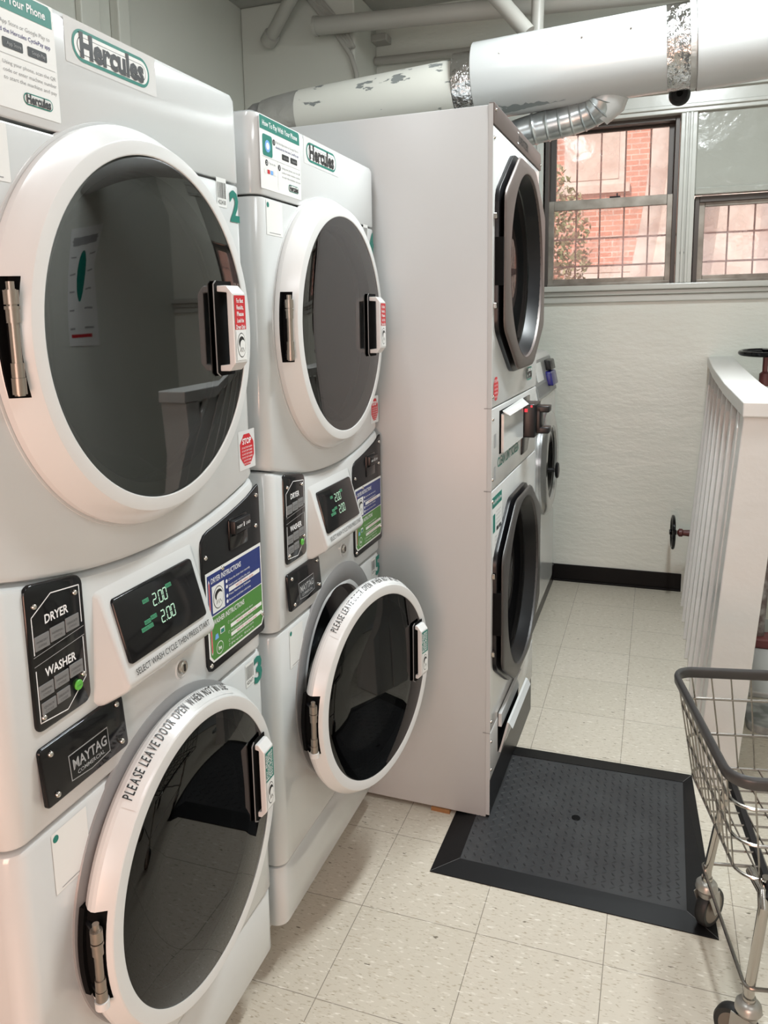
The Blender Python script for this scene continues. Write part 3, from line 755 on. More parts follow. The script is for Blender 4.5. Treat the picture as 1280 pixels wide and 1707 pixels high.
    mb = MB(); mb.plate(rpoly(.580, 1.086, .650, 1.148, .004), .006, .009, 'black_gloss', .001); mb.plate(rpoly(.584, 1.118, .646, 1.144, .002), .009, .020, 'black_satin', .002); mb.plate(rpoly(.586, 1.112, .644, 1.116, .001), .009, .0095, 'black_matt')
    mb.text('INSERT', .601, 1.128, .0205, .0055, 'white_ink', width=.022); mb.text('CARD', .633, 1.128, .0205, .0055, 'white_ink', width=.017); mb.flat([(.6155, 1.127), (.6185, 1.127), (.6185, 1.136), (.6155, 1.136)], .0205, 'white_ink')
    mb.build('card_slot', cpn)
    # instruction label
    mb = MB(); o = .0068
    mb.flat([(.502, .893), (.694, .893), (.704, .906), (.704, 1.068), (.489, 1.068), (.489, .906)], o, 'paper')
    mb.flat([(.494, .982), (.700, .982), (.700, 1.062), (.494, 1.062)], o+.0003, 'blue_label')
    mb.flat([(.504, .897), (.692, .897), (.700, .908), (.700, .980), (.494, .980), (.494, .908)], o+.0003, 'green_label')
    q = o+.0006
    mb.flat([(.4965, .914), (.499, .908), (.5015, .914), (.5015, 1.048), (.499, 1.054), (.4965, 1.048)], q, 'white_ink'); mb.flat([(.4973, .915), (.499, .911), (.5007, .915), (.5007, 1.046), (.499, 1.050), (.4973, 1.046)], q+.0002, 'red_label')
    mb.text('DRYER INSTRUCTIONS', .507, 1.044, q, .0105, 'white_ink', 'l', .01, width=.112); mb.text('WASHER INSTRUCTIONS', .507, .964, q, .0105, 'white_ink', 'l', .01, width=.118)
    cartoon(mb, .530, 1.012, .044, .052, q)
    for i, (tx, z) in enumerate((('Close the dryer door securely', 1.030), ('Insert your card in the slot', 1.019), ('Press Normal or Delicate', 1.001), ('Remove card then add time', .990))):
        mb.disc(.562, z+.002, .0036, q, 'white_ink', 12); mb.text(tx, .569, z, q, .0045, 'white_ink', 'l', width=.085)
    mb.flat(rpoly(.569, 1.008, .694, 1.0165, .001), q, 'paper'); mb.text('NOTE: select cycle', .631, 1.010, q+.0003, .0045, 'red_label', width=.07)
    for i, (tx, z) in enumerate((('Load clothes and close door', .948), ('Add detergent to the drawer', .928), ('Insert card and select cycle', .911), ('Press Start', .902))):
        mb.disc(.562, z+.002, .0030, q, 'white_ink', 12); mb.disc(.562, z+.002, .0024, q+.0002, 'green_label', 12); mb.text(tx, .569, z, q, .0042, 'white_ink', 'l', width=.09)
    for z in (.936, .918): mb.flat(rpoly(.569, z, .696, z+.0075, .001), q, 'paper'); mb.text('NOTE: use less soap', .632, z+.002, q+.0003, .0038, 'red_label', width=.08)
    mb.flat([(.510, .934), (.524, .934), (.521, .944), (.513, .944)], q, 'pale_blue'); mb.flat([(.530, .938), (.546, .938), (.546, .950), (.530, .950)], q, 'white_ink'); mb.flat([(.532, .939), (.544, .939), (.544, .947), (.532, .947)], q+.0002, 'teal')
    mb.disc(.526, .914, .0125, q, 'white_ink', 24); mb.disc(.526, .914, .0112, q+.0002, 'green_label', 24); mb.text('he', .526, .910, q+.0004, .0085, 'white_ink', bold=.02)
    il = mb.build('instruction_label', cpn, smooth=None); il['label'] = 'blue and green instruction label'
    # payment poster, logo, code labels
    mb = MB(); o = .0006
    mb.flat(rpoly(.018, 1.790, .212, 1.934, .002), o, 'paper'); mb.flat([(.020, 1.906), (.208, 1.906), (.208, 1.928), (.203, 1.932), (.020, 1.932)], o+.0003, 'teal')
    mb.text('How To Pay With Your Phone', .114, 1.914, o+.0006, .0105, 'white_ink', bold=.02, width=.165)
    mb.flat(rpoly(.030, 1.856, .074, 1.898, .006), o+.0003, 'teal'); mb.disc(.052, 1.876, .012, o+.0006, 'pale_blue'); mb.disc(.052, 1.876, .007, o+.0008, 'white_ink')
    for (s_, u, z) in (('1', .082, 1.889), ('2', .046, 1.843), ('3', .104, 1.842)):
        mb.disc(u, z, .0062, o+.0003, 'black_ink'); mb.text(s_, u, z-.003, o+.0006, .0062, 'white_ink', bold=.02)
    for (s_, z, m) in (('Visit the App Store or Google Play to', 1.889, 'grey_ink'), ('download the Hercules CyclePay app', 1.879, 'dark_blue')): mb.text(s_, .146, z, o+.0003, .0055, m, width=.112)
    for u in (.118, .160): mb.flat(rpoly(u, 1.861, u+.034, 1.873, .002), o+.0003, 'black_ink'); mb.text('App Store' if u < .13 else 'Google Play', u+.019, 1.865, o+.0006, .0045, 'grey_ink', width=.024)
    mb.flat([(.024, 1.8535), (.208, 1.8535), (.208, 1.854), (.024, 1.854)], o+.0003, 'grey_ink'); mb.flat([(.096, 1.795), (.0965, 1.795), (.0965, 1.853), (.096, 1.853)], o+.0003, 'grey_ink')
    for i, s_ in enumerate(('Using your phone, scan the QR', 'code or enter machine number', 'to start the machine and pay')): mb.text(s_, .162, 1.842-i*.009, o+.0003, .0048, 'grey_ink', width=.092)
    mb.text('Tap to pay', .071, 1.842, o+.0003, .0045, 'grey_ink', width=.03)
    for u, m in ((.034, 'paper'), (.048, 'red_label'), (.062, 'pale_blue'), (.076, 'paper')): mb.flat(rpoly(u, 1.822, u+.011, 1.830, .001), o+.0005, m)
    logo(mb, .172, 1.808, .052, .015, o+.0004)
    pl = mb.build('payment_label', t, smooth=None); pl['label'] = 'white payment notice with green header'
    mb = MB(); mb.flat(rpoly(.232, 1.875, .440, 1.934, .002), .0004, 'enamel_ring'); logo(mb, .334, 1.903, .176, .043, .0008); mb.build('logo_label', t, smooth=None)
    for (a, b, c, d_) in ((.036, 1.700, .112, 1.770), (.074, .735, .146, .828)):
        mb = MB(); mb.flat(rpoly(a, b, c, d_, .002), .0006, 'paper'); mb.disc(a+.008, d_-.010, .0055, .0009, 'teal', 16)
        mb.flat([(a+.012, b+.004), (c-.012, b+.004), (c-.012, b+.0055), (a+.012, b+.0055)], .0009, 'grey_ink')
        mb.build('code_label', t, smooth=None)
    # stop sign label
    mb = MB(); P = [(.678+.030*math.cos(R(22.5+45*i)), 1.267+.034*math.sin(R(22.5+45*i))) for i in range(8)]
    mb.flat(rpoly(.645, 1.228, .711, 1.306, .002), .0005, 'enamel_ring'); mb.flat(P, .0008, 'red_label'); mb.text('STOP', .678, 1.279, .0011, .0115, 'white_ink', bold=.03, width=.036)
    for i in range(6): mb.text('DO NOT DRY RUBBER', .678, 1.270-i*.0065, .0011, .0036, 'white_ink', width=.042 if i < 4 else .03)
    sl = mb.build('stop_label', t, smooth=None); sl['label'] = 'red octagonal stop sticker'
    return t, dd, wd
def number_labels(t, nd, nw, bar):
    for (s_, u, z, bu, bz, b) in ((nd, .674, 1.708, .628, 1.738, bar[0]), (nw, .680, .774, .645, .790, bar[1])):
        mb = MB(); h = .055
        mb.text(s_, u, z, .0012, h, 'teal', bold=.035, width=.035 if z > 1 else .034); o = mb.build('number_label', t, smooth=None); o['label'] = 'green number %s' % s_
        mb = MB(); x = bu-.014; mb.flat(rpoly(bu-.017, bz-.010, bu+.018, bz+.042 if z > 1 else bz+.040, .001), .0006, 'paper'); rr = random.Random(b)
        while x < bu+.015:
            ww = rr.choice((.0006, .0008, .0012)); mb.flat([(x, bz+.006), (x+ww, bz+.006), (x+ww, bz+.034), (x, bz+.034)], .0009, 'black_ink'); x += ww+rr.choice((.0012, .0020))
        mb.text(str(b), bu, bz-.005, .0009, .008, 'black_ink', width=.026); mb.build('barcode_label', t, smooth=None)
stk, dd, wd = make_stack()
stk2 = copy_tree(stk); stk2.location = (X0, 1.4655, 0)
stk.rotation_euler = (R(.42), 0, 0); stk2.rotation_euler = (R(-.2), 0, 0)
stk['label'] = 'nearest white stacked washer dryer, numbered 2 and 3, both round doors shut'
stk2['label'] = 'white stacked washer dryer numbered 4 and 5, washer door ajar, beside the big dryer'
for c in stk2.children:
    if c.name.startswith('washer_door'): c.rotation_euler = (0, 0, R(-12.3)); c.location = (.012, .067, .598)
number_labels(stk, '2', '3', (422418, 422417)); number_labels(stk2, '4', '5', (422420, 422419))

# ------------------------------------------------------------------ big stacked tumble dryer
BW = .75
bd = empty('stacked_tumble_dryer', (-.4307, 2.193, 0), R(-1.2), 'tall white double-pocket tumble dryer with two black octagonal doors', 'dryer')
mb = MB(); mb.box((-1.15, 0, .012), (-.012, BW, 2.078), 'steel_white'); mb.build('cabinet', bd, smooth=None, bevel=.003)
mb = MB(); mb.box((-.0125, -.0012, .022), (-.0005, .0, 2.08), 'steel_white'); 
for z in (.289, 1.030, 1.268): mb.box((-.022, -.0016, z-.001), (0.0005, .0, z+.001), 'grey_bezel')
mb.build('side_edge_strip', bd, smooth=None)
for (a, b, nme) in ((.135, .287, 'lower_front_panel'), (.291, 1.028, 'lower_front_panel'), (1.032, 1.266, 'middle_front_panel'), (1.270, 2.026, 'upper_front_panel')):
    mb = MB(); mb.plate(rpoly(.001, a, BW-.001, b, .003), -.012, 0, 'enamel', .002)
    screws(mb, [(.012, a+.03), (.012, b-.03)], 0, .005); o = mb.build(nme, bd)
    if (a, b) != (.135, .287) and nme != 'middle_front_panel':
        cz = .656 if a < 1 else 1.673
        c = MB(); n = 64; v = [(xx, .375+.268*math.cos(2*math.pi*i/n), cz+.268*math.sin(2*math.pi*i/n)) for xx in (.1, -.1) for i in range(n)]
        c.add(v, [(i, (i+1) % n, n+(i+1) % n, n+i) for i in range(n)]+[tuple(range(n)), tuple(range(n, 2*n))], 'enamel'); cut(o, [c])
mb = MB(); mb.box((-.04, .002, .0), (-.003, BW-.002, .133), 'black_satin'); mb.build('kick_plate', bd, smooth=None)
mb = MB(); mb.plate(rpoly(0, 2.028, BW+.02, 2.083, [.002, .002, .016, .002]), -.012, .003, 'bronze_sheen', .001)
mb.text('DEXTER', .43, 2.045, .0036, .022, 'black_ink', bold=.03, width=.16); mb.flat(rpoly(.325, 2.070, .345, 2.073, .001), .0036, 'white_ink'); mb.flat(rpoly(.325, 2.040, .345, 2.043, .001), .0036, 'white_ink')
screws(mb, [(.014, 2.066), (BW+.005, 2.045)], .003, .004)
hp = mb.build('header_strip', bd); hp['label'] = 'dark bronze header strip'
def octa(cu, cz, hw, hh, ch, cv): return [(cu-hw+ch, cz-hh), (cu+hw-ch, cz-hh), (cu+hw, cz-hh+cv), (cu+hw, cz+hh-cv), (cu+hw-ch, cz+hh), (cu-hw+ch, cz+hh), (cu-hw, cz+hh-cv), (cu-hw, cz-hh+cv)]
def ngon_round(P, r, n=3):
    out = []
    for i in range(len(P)):
        a, b, c = Vector(P[i-1]), Vector(P[i]), Vector(P[(i+1) % len(P)])
        p = b+(a-b).normalized()*r; q = b+(c-b).normalized()*r
        for k in range(n+1):
            t = k/n; w_ = (1-t)**2*p+2*t*(1-t)*b+t*t*q; out.append((w_.x, w_.y))
    return out
def octa_door(cz, hw, hh, name_m):
    P = ngon_round(octa(.368, cz, hw, hh, .210, .130), .03)
    mb = MB(); mb.plate(P, -.001, .012, 'black_satin', .001)
    P2 = inset(P, .006); mb.plate(P2, .010, .026, 'black_satin', .0); mb.plate(inset(P2, .0005), .025, .032, name_m, .006)
    o = mb.build('dryer_door', bd, loc=(0, 0, 0))
    n = 72; r = .270
    c = MB(); c.add([(xx, .375+rr*math.cos(2*math.pi*i/n), cz+rr*math.sin(2*math.pi*i/n)) for xx, rr in ((.05, .285), (-.03, .258)) for i in range(n)],
        [(i, (i+1) % n, n+(i+1) % n, n+i) for i in range(n)]+[tuple(range(n)), tuple(range(n, 2*n))], name_m); cut(o, [c])
    mb = MB(); mb.lathe([(.281, .0325), (.277, .026), (.262, -.005), (.255, -.02)], .375, cz, 'black_satin', n=96); mb.build('glass_gasket', o)
    mb = MB(); mb.lathe([(.258, -.012), (.252, -.016), (.20, -.03), (.0005, -.04)], .375, cz, 'washer_glass', n=72); mb.build('door_glass', o, smooth=60)
    mb = MB(); mb.box((.002, .368-hw-.002, cz-.065), (.0255, .368-hw+.03, cz+.065), 'black_matt'); mb.build('handle_recess', o, smooth=None)
    for z in (cz+.12, cz-.12): 
        mb = MB(); mb.box((0, .006, z-.008), (.010, .022, z+.008), 'chrome'); mb.build('hinge_bracket', o, smooth=None, bevel=.002)
    # drum behind
    mb = MB(); mb.lathe([(.261, -.012), (.30, -.10), (.30, -.65), (.0005, -.66)], .375, cz, 'drum_steel', n=64); mb.build('drum', bd)
octa_door(1.673, .345, .318, 'bronze_sheen'); octa_door(.656, .345, .304, 'bronze_dark')
# cut drum holes through cabinet: the cabinet front is opened behind the doors
cab = [c for c in bd.children if c.name.startswith('cabinet')][0]
cs2 = []
for cz in (1.673, .656):
    c = MB(); n = 64; c.add([(xx, .375+rr*math.cos(2*math.pi*i/n), cz+rr*math.sin(2*math.pi*i/n)) for xx, rr in ((.1, .305), (-.70, .305)) for i in range(n)], [(i, (i+1) % n, n+(i+1) % n, n+i) for i in range(n)]+[tuple(range(n)), tuple(range(n, 2*n))], 'steel_white'); cs2.append(c)
cut(cab, cs2)
# lint door, card reader, drawer, labels
mb = MB(); mb.box((-.001, .102, 1.122), (.002, .44, 1.250), 'black_matt')
mb.plate(rpoly(.112, 1.124, .428, 1.240, .003), .004, .012, 'enamel', .001)
mb.add([(.012, .108, 1.244), (.030, .108, 1.236), (.030, .43, 1.236), (.012, .43, 1.250), (.008, .108, 1.250), (.008, .43, 1.256)], [(0, 1, 2, 3), (0, 3, 5, 4), (1, 0, 4), (2, 5, 3)], 'enamel')
mb.build('lint_screen_door', bd, smooth=None)
mb = MB(); mb.text('CLEAN LINT SCREEN', .245, 1.085, .0008, .030, 'teal', bold=.01, width=.33); mb.build('lint_notice', bd, smooth=None)
mb = MB(); mb.plate([(.455, 1.06), (.56, 1.06), (.60, 1.10), (.60, 1.25), (.47, 1.25), (.455, 1.235)], .0, .004, 'black_gloss', .001)
mb.plate(rpoly(.462, 1.118, .580, 1.232, .006), .004, .045, 'black_satin', .004)
mb.plate(rpoly(.50, 1.20, .56, 1.222, .004), .045, .085, 'black_satin', .003); mb.plate(rpoly(.50, 1.128, .56, 1.150, .004), .045, .085, 'black_satin', .003); mb.plate(rpoly(.50, 1.13, .56, 1.22, .006), .045, .058, 'black_satin', .003)
cdr = mb.build('card_reader', bd)
mb = MB(); mb.box((.01, .4605, 1.205), (.020, .462, 1.216), 'red_glow'); mb.box((.030, .4605, 1.221), (.036, .462, 1.228), 'red_glow'); o = mb.build('status_lamp', cdr, smooth=None); o['label'] = 'lit red lamp'
mb = MB(); mb.box((0, .110, .170), (.0015, .452, .300), 'black_matt')
mb.add([(.002, .118, .165), (.002, .448, .165), (.028, .448, .270), (.028, .118, .270), (.008, .118, .165), (.008, .448, .165), (.034, .448, .268), (.034, .118, .268), (.045, .120, .250), (.045, .446, .250)],
       [(0, 1, 2, 3), (4, 7, 6, 5), (0, 4, 5, 1), (0, 3, 7, 4), (1, 5, 6, 2), (3, 2, 6, 7), (7, 8, 9, 6)], 'enamel')
mb.plate(rpoly(.110, .255, .450, .300, .002), .002, .012, 'enamel', .001)
mb.build('lower_flap', bd, smooth=None)
mb = MB(); mb.flat([(.05+.034*math.cos(R(22.5+45*i)), 1.320+.036*math.sin(R(22.5+45*i))) for i in range(8)], .0008, 'red_label')
for i in range(5): mb.text('STOP' if i == 0 else 'DO NOT DRY', .05, 1.338-i*.011, .0011, .008 if i == 0 else .005, 'white_ink', width=.04)
o = mb.build('stop_label', bd, smooth=None); o['label'] = 'red octagonal stop sticker'
mb = MB(); mb.flat(rpoly(.01, .83, .145, 1.010, .002), .0005, 'paper'); mb.flat(rpoly(.012, .975, .143, 1.008, .002), .0008, 'teal'); mb.text('How To Pay With Your Phone', .078, .986, .0011, .011, 'white_ink', bold=.02, width=.115)
mb.flat(rpoly(.02, .90, .05, .955, .004), .0008, 'teal')
for i in range(4): mb.text('Visit the App Store', .095, .955-i*.012, .0011, .005, 'grey_ink', width=.07)
mb.flat(rpoly(.07, .898, .10, .910, .001), .0008, 'black_ink'); mb.flat(rpoly(.105, .898, .135, .910, .001), .0008, 'black_ink')
for i in range(4): mb.text('Using your phone', .09, .882-i*.012, .0011, .005, 'grey_ink', width=.08)
mb.build('payment_label', bd, smooth=None)
for (u0, z0, u1, z1) in ((.03, 1.15, .06, 1.19), (.03, 1.055, .055, 1.095)):
    mb = MB(); mb.flat(rpoly(u0, z0, u1, z1, .001), .0006, 'grey_ink'); mb.build('code_label', bd, smooth=None)
mb = MB(); logo(mb, .60, 1.325, .11, .045, .0006); mb.build('logo_label', bd, smooth=None)
mb = MB(); mb.box((-.40, .002, .0), (-.23, .03, .011), 'wood_raw')
ws = mb.build('wooden_shim', None, smooth=None); ws.location = (-.4307+.0, 2.19, .0); ws.rotation_euler = (0, 0, R(-2)); ws.scale = (.35, 1, 1); ws.location = (-.475, 2.185, 0)
tag(ws, 'small orange-brown wooden shim under the side edge of the big dryer', 'shim')
for (xx) in (-.95, -.30):
    mb = MB(); mb.box((xx-.05, .05, 0), (xx+.05, BW-.05, .014), 'black_satin'); mb.build('base_skid', bd, smooth=None)

# ------------------------------------------------------------------ far front-load washer
fwz = empty('front_load_washer', (-.505, 3.60, 0), 0, 'white front-load washer with steel porthole door at the far wall past the big dryer', 'washer')
mb = MB(); mb.box((-.78, -.60, 0), (-.015, .92, .105), 'black_satin'); mb.build('plinth', fwz, smooth=None, bevel=.004)
mb = MB(); mb.box((-.75, 0, .106), (0, .70, 1.130), 'enamel'); cb = mb.build('cabinet', fwz, smooth=None)
c = MB(); n = 64; c.add([(xx, .345+.20*math.cos(2*math.pi*i/n), .80+.20*math.sin(2*math.pi*i/n)) for xx in (.1, -.4) for i in range(n)], [(i, (i+1) % n, n+(i+1) % n, n+i) for i in range(n)]+[tuple(range(n)), tuple(range(n, 2*n))], 'enamel'); cut(cb, [c])
mb = MB()
pr = [(-.75, 1.132), (.006, 1.132), (-.035, 1.318), (-.05, 1.335), (-.09, 1.345), (-.75, 1.345)]
mb.add([(x, 0, z) for x, z in pr]+[(x, .70, z) for x, z in pr], [tuple(range(6)), tuple(range(11, 5, -1))]+[(i, (i+1) % 6, 6+(i+1) % 6, 6+i) for i in range(6)], 'enamel_dull'); o = mb.build('top_console', fwz, smooth=None, bevel=.006); fix_normals(o)
cz_ = lambda z: .006-(z-1.132)*.041/.186
mb = MB(); mb.plate(rpoly(.02, 1.14, .69, 1.312, .006), .0, .004, 'grey_bezel', .001, tilt=lambda u, z: cz_(z)); 
mb.plate(rpoly(.10, 1.215, .30, 1.30, .004), .004, .0055, 'paper', 0, tilt=lambda u, z: cz_(z)); mb.plate(rpoly(.06, 1.15, .45, 1.20, .004), .004, .005, 'key_grey', 0, tilt=lambda u, z: cz_(z)); con = mb.build('control_panel', fwz, smooth=None)
mb = MB(); mb.plate(rpoly(.40, 1.175, .60, 1.245, .01), .004, .030, 'dark_blue', .004, tilt=lambda u, z: cz_(z)); mb.plate(rpoly(.44, 1.25, .62, 1.30, .006), .004, .030, 'black_satin', .004, tilt=lambda u, z: cz_(z)); mb.build('card_reader', fwz)
mb = MB(); mb.lathe([(.262, 0), (.262, .012), (.245, .030), (.215, .038), (.185, .034), (.178, .022)], .345, .80, 'drum_steel', n=72); dr_ = mb.build('porthole_door', fwz)
mb = MB(); mb.lathe([(.180, .024), (.14, .02), (.10, -.02), (.0005, -.035)], .345, .80, 'washer_glass', n=48); mb.build('door_glass', dr_)
mb = MB(); mb.tube([(.03, .20, .79), (.062, .20, .79)], .010, 'black_satin', n=12); mb.M = Matrix.Translation((.075, .20, .79)) @ Matrix.Scale(.5, 4, (1, 0, 0))
mb.tube([(-.02, 0, 0), (-.014, 0, 0), (.0, 0, 0), (.014, 0, 0), (.02, 0, 0)], [.018, .034, .040, .034, .012], 'black_satin', n=20); mb.M = None; mb.build('door_knob', dr_)
mb = MB(); mb.lathe([(.205, -.02), (.20, -.38), (.0005, -.39)], .345, .80, 'drum_steel', n=48); mb.build('drum', fwz)
mb = MB(); mb.flat(rpoly(.03, 1.07, .14, 1.10, .002), .0006, 'teal'); mb.flat(rpoly(.03, .98, .14, 1.068, .002), .0006, 'paper'); mb.build('payment_label', fwz, smooth=None)

# ------------------------------------------------------------------ scale-like floor mat
fm = empty('floor_plate', (-.176, 2.285, 0), 0, 'dark grey diamond-tread metal plate with wide black sloping edges on the floor', 'floor plate')
def Lp(x, y): return (x+.176, y-2.285)
outer = [(-.544, 1.921), (.194, 1.909), (.158, 2.642), (-.53, 2.640)]
inner = [(-.474, 1.984), (.122, 1.970), (.128, 2.572), (-.47, 2.566)]
mb = MB(); vs = []
for P, z in ((outer, 0.0005), (outer, .003), (inner, .014), (inner, .010)):
    for p in P: q = Lp(*p); vs.append((q[0], q[1], z))
fs = []
for k in range(3):
    for i in range(4): j = (i+1) % 4; fs.append((k*4+i, k*4+j, (k+1)*4+j, (k+1)*4+i))
mb.add(vs, fs, 'black_rubber')
for (a, b) in zip(outer, inner):
    p, q = Vector((*Lp(*a), .0035)), Vector((*Lp(*b), .0145)); dd_ = (q-p).normalized(); nn = Vector((-dd_.y, dd_.x, 0))*.0008
    mb.add([p-nn, q-nn, q+nn, p+nn], [(0, 1, 2, 3)], 'grey_plastic')
mb.build('bevelled_border', fm, smooth=None)
mb = MB(); P = [Lp(*p) for p in inner]
mb.add([(p[0], p[1], .0122) for p in P], [(0, 1, 2, 3)], 'mat_plate')
pitch = .0235; i = 0; y = P[0][1]+.014
while y < P[2][1]-.008:
    x = P[0][0]+.012+(i % 2)*pitch/2*0; k = i
    while x < P[1][0]-.006:
        a = R(35) if (k % 2) else R(-55)
        d1 = Vector((math.cos(a), math.sin(a), 0)); d2 = Vector((-d1.y, d1.x, 0)); c = Vector((x, y, .0122))
        L_, W_, H_ = .0095, .0032, .0022
        mb.add([c-d1*L_, c-d2*W_, c+d1*L_, c+d2*W_, c-d1*L_*.4+Vector((0, 0, H_)), c+d1*L_*.4+Vector((0, 0, H_))], [(0, 1, 5, 4), (1, 2, 5), (2, 3, 4, 5), (3, 0, 4)], 'mat_plate')
        x += pitch; k += 1
    y += pitch*.5+.006; i += 1
mb.build('tread_plate', fm, smooth=80)
mb = MB(); q = Lp(-.182, 2.274); n = 20; mb.add([(q[0]+.013*math.cos(2*math.pi*i/n), q[1]+.013*math.sin(2*math.pi*i/n), .0142) for i in range(n)], [tuple(range(n))], 'black_matt'); mb.build('round_hole', fm, smooth=None)

# ------------------------------------------------------------------ painted board partition at the stair
pt = empty('board_partition', (.20, 3.55, 0), 0, 'white painted vertical-board half wall with thick top cap and square end post', 'partition')
def fx(z): return .168+.085*z/1.22
def PB(mb, pts, m): mb.add([(p[0]-.20, p[1]-3.55, p[2]) for p in pts], [(0, 1, 2, 3), (4, 7, 6, 5), (0, 4, 5, 1), (1, 5, 6, 2), (2, 6, 7, 3), (3, 7, 4, 0)], m)
ys = [2.70+ (4.50-2.70)*(i/8)**1.0 for i in range(9)]
for i in range(8):
    y0, y1 = ys[i]+.003, ys[i+1]-.003; mb = MB(); x0 = lambda z: fx(z)
    pts = []
    H = 1.235
    ring = [(y0, .0), (y1, .0), (y1, H-.10), ((y0+y1)/2+.02, H-.012), ((y0+y1)/2-.03, H-.004), (y0, H-.07)]
    sk = lambda y: -.007+.014*(y-y0)/(y1-y0)
    vs = [(x0(z)+sk(y)-.20, y-3.55, z) for y, z in ring]+[(x0(z)+sk(y)+.018-.20, y-3.55, z) for y, z in ring]; n = 6
    mb.add(vs, [tuple(range(n)), tuple(range(2*n-1, n-1, -1))]+[(j, (j+1) % n, n+(j+1) % n, n+j) for j in range(n)], 'fence_paint')
    o = mb.build('vertical_board', pt, smooth=None, bevel=.003); fix_normals(o)
mb = MB()
vs = []
for (y, z, x) in ((2.585, 1.212, .2455), (3.2, 1.218, .236), (3.9, 1.232, .236), (4.534, 1.245, .250)):
    for (dx, dz) in ((0, 0), (.125, 0), (.125, .046), (0, .046)): vs.append((x+dx-.20, y-3.55, z+dz))
fs = [(0, 1, 2, 3), (12, 15, 14, 13)]+[(k*4+i, (k+1)*4+i, (k+1)*4+(i+1) % 4, k*4+(i+1) % 4) for k in range(3) for i in range(4)]
mb.add(vs, fs, 'fence_paint'); o = mb.build('top_cap', pt, smooth=None, bevel=.004); fix_normals(o)
mb = MB(); zt = 1.212
PB(mb, [(.165, 2.60, 0), (.285, 2.60, 0), (.285, 2.70, 0), (.165, 2.70, 0), (.250, 2.60, zt), (.370, 2.60, zt), (.370, 2.70, zt), (.250, 2.70, zt)], 'fence_paint')
o = mb.build('end_post', pt, smooth=None, bevel=.004); fix_normals(o)
mb = MB(); PB(mb, [(.190, 2.70, 0), (.215, 2.70, 0), (.215, 4.5, 0), (.190, 4.5, 0), (.274, 2.70, 1.2), (.30, 2.70, 1.2), (.30, 4.5, 1.2), (.274, 4.5, 1.2)], 'fence_paint'); o = mb.build('backing_board', pt, smooth=None); fix_normals(o)

# valves and pipes near the partition
def handwheel(mb, c, axis, r, rim, m):
    ax = Vector(axis).normalized(); a = ax.orthogonal().normalized(); b = ax.cross(a); c = Vector(c); n = 40
    mb.tube([c+a*r*math.cos(2*math.pi*i/n)+b*r*math.sin(2*math.pi*i/n) for i in range(n)], rim, m, n=10, closed=True)
    for k in range(4):
        t = 2*math.pi*k/4+.4; mb.tube([c, c+(a*math.cos(t)+b*math.sin(t))*r], rim*.7, m, n=8)
    mb.tube([c-ax*.018, c+ax*.018], rim*1.6, m, n=12)
v1 = empty('shutoff_valve', (.11, 4.33, .385), 0, 'black upright handwheel on dark red valve stem low beside the board partition', 'valve')
mb = MB(); handwheel(mb, (0, 0, 0), (1, .05, 0), .083, .0085, 'black_gloss'); mb.build('handwheel', v1)
mb = MB(); mb.tube([(.02, 0, 0), (.025, 0, 0), (.03, 0, 0), (.045, 0, 0), (.05, 0, 0), (.085, 0, 0)], [.008, .014, .021, .021, .015, .018], 'valve_red', n=14); mb.build('valve_stem', v1)
v2 = empty('shutoff_valve', (.49, 4.24, 1.325), 0, 'black flat handwheel on dark red stem above the partition cap at right edge', 'valve')
mb = MB(); handwheel(mb, (0, 0, 0), (0, -.05, 1), .112, .0115, 'black_gloss'); mb.build('handwheel', v2)
mb = MB(); mb.tube([(0, 0, -.02), (0, 0, -.09), (0, 0, -.10), (0, 0, -.16)], [.012, .012, .024, .026], 'valve_red', n=14); mb.build('valve_stem', v2)
mb = MB(); mb.tube([(.49, 4.24, 0.002), (.49, 4.24, 1.12)], .032, 'pipe_paint', n=20); mb.tube([(.62, 4.30, 0.002), (.62, 4.30, 1.08), (.60, 4.30, 1.14), (.60, 4.30, 1.16)], .04, 'pipe_paint', n=20)
tag(mb.build('riser_pipe'), 'white painted vertical pipe behind the partition under the flat handwheel', 'pipe')
rp = empty('floor_pipe', (.475, 3.80, 0), 0, 'rusty vertical pipe with dark red flange on the floor behind the end post', 'pipe')
mb = MB(); mb.tube([(0, 0, .06), (.03, 0, 1.0)], .024, 'pipe_rust', n=16); mb.build('pipe_body', rp)
mb = MB(); mb.box((-.05, -.05, .026), (.06, .05, .075), 'valve_red'); mb.build('flange', rp, smooth=None, bevel=.01)
mb = MB(); mb.tube([(.03, 0, .66), (.13, 0, .66)], .035, 'black_satin', n=14); mb.build('coupling', rp)
mb = MB(); mb.box((.31, 3.30, 0), (1.50, 4.15, .026), 'concrete'); tag(mb.build('concrete_pad', smooth=None, bevel=.006), 'low pale concrete pad under the rusty floor pipe', 'pad')
mb = MB(); P = rpoly(.36, 2.98, .66, 3.20, .05, 4)
mb.add([(a, b+(.02*math.sin(a*20)), 0.0) for a, b in P]+[(a, b+(.02*math.sin(a*20)), .03) for a, b in P], [tuple(range(len(P), 2*len(P)))]+[(i, (i+1) % len(P), len(P)+(i+1) % len(P), len(P)+i) for i in range(len(P))], 'stone')
tag(mb.build('stone_slab', smooth=None, bevel=.004), 'flat mottled grey stone on the floor behind the wire cart', 'stone')

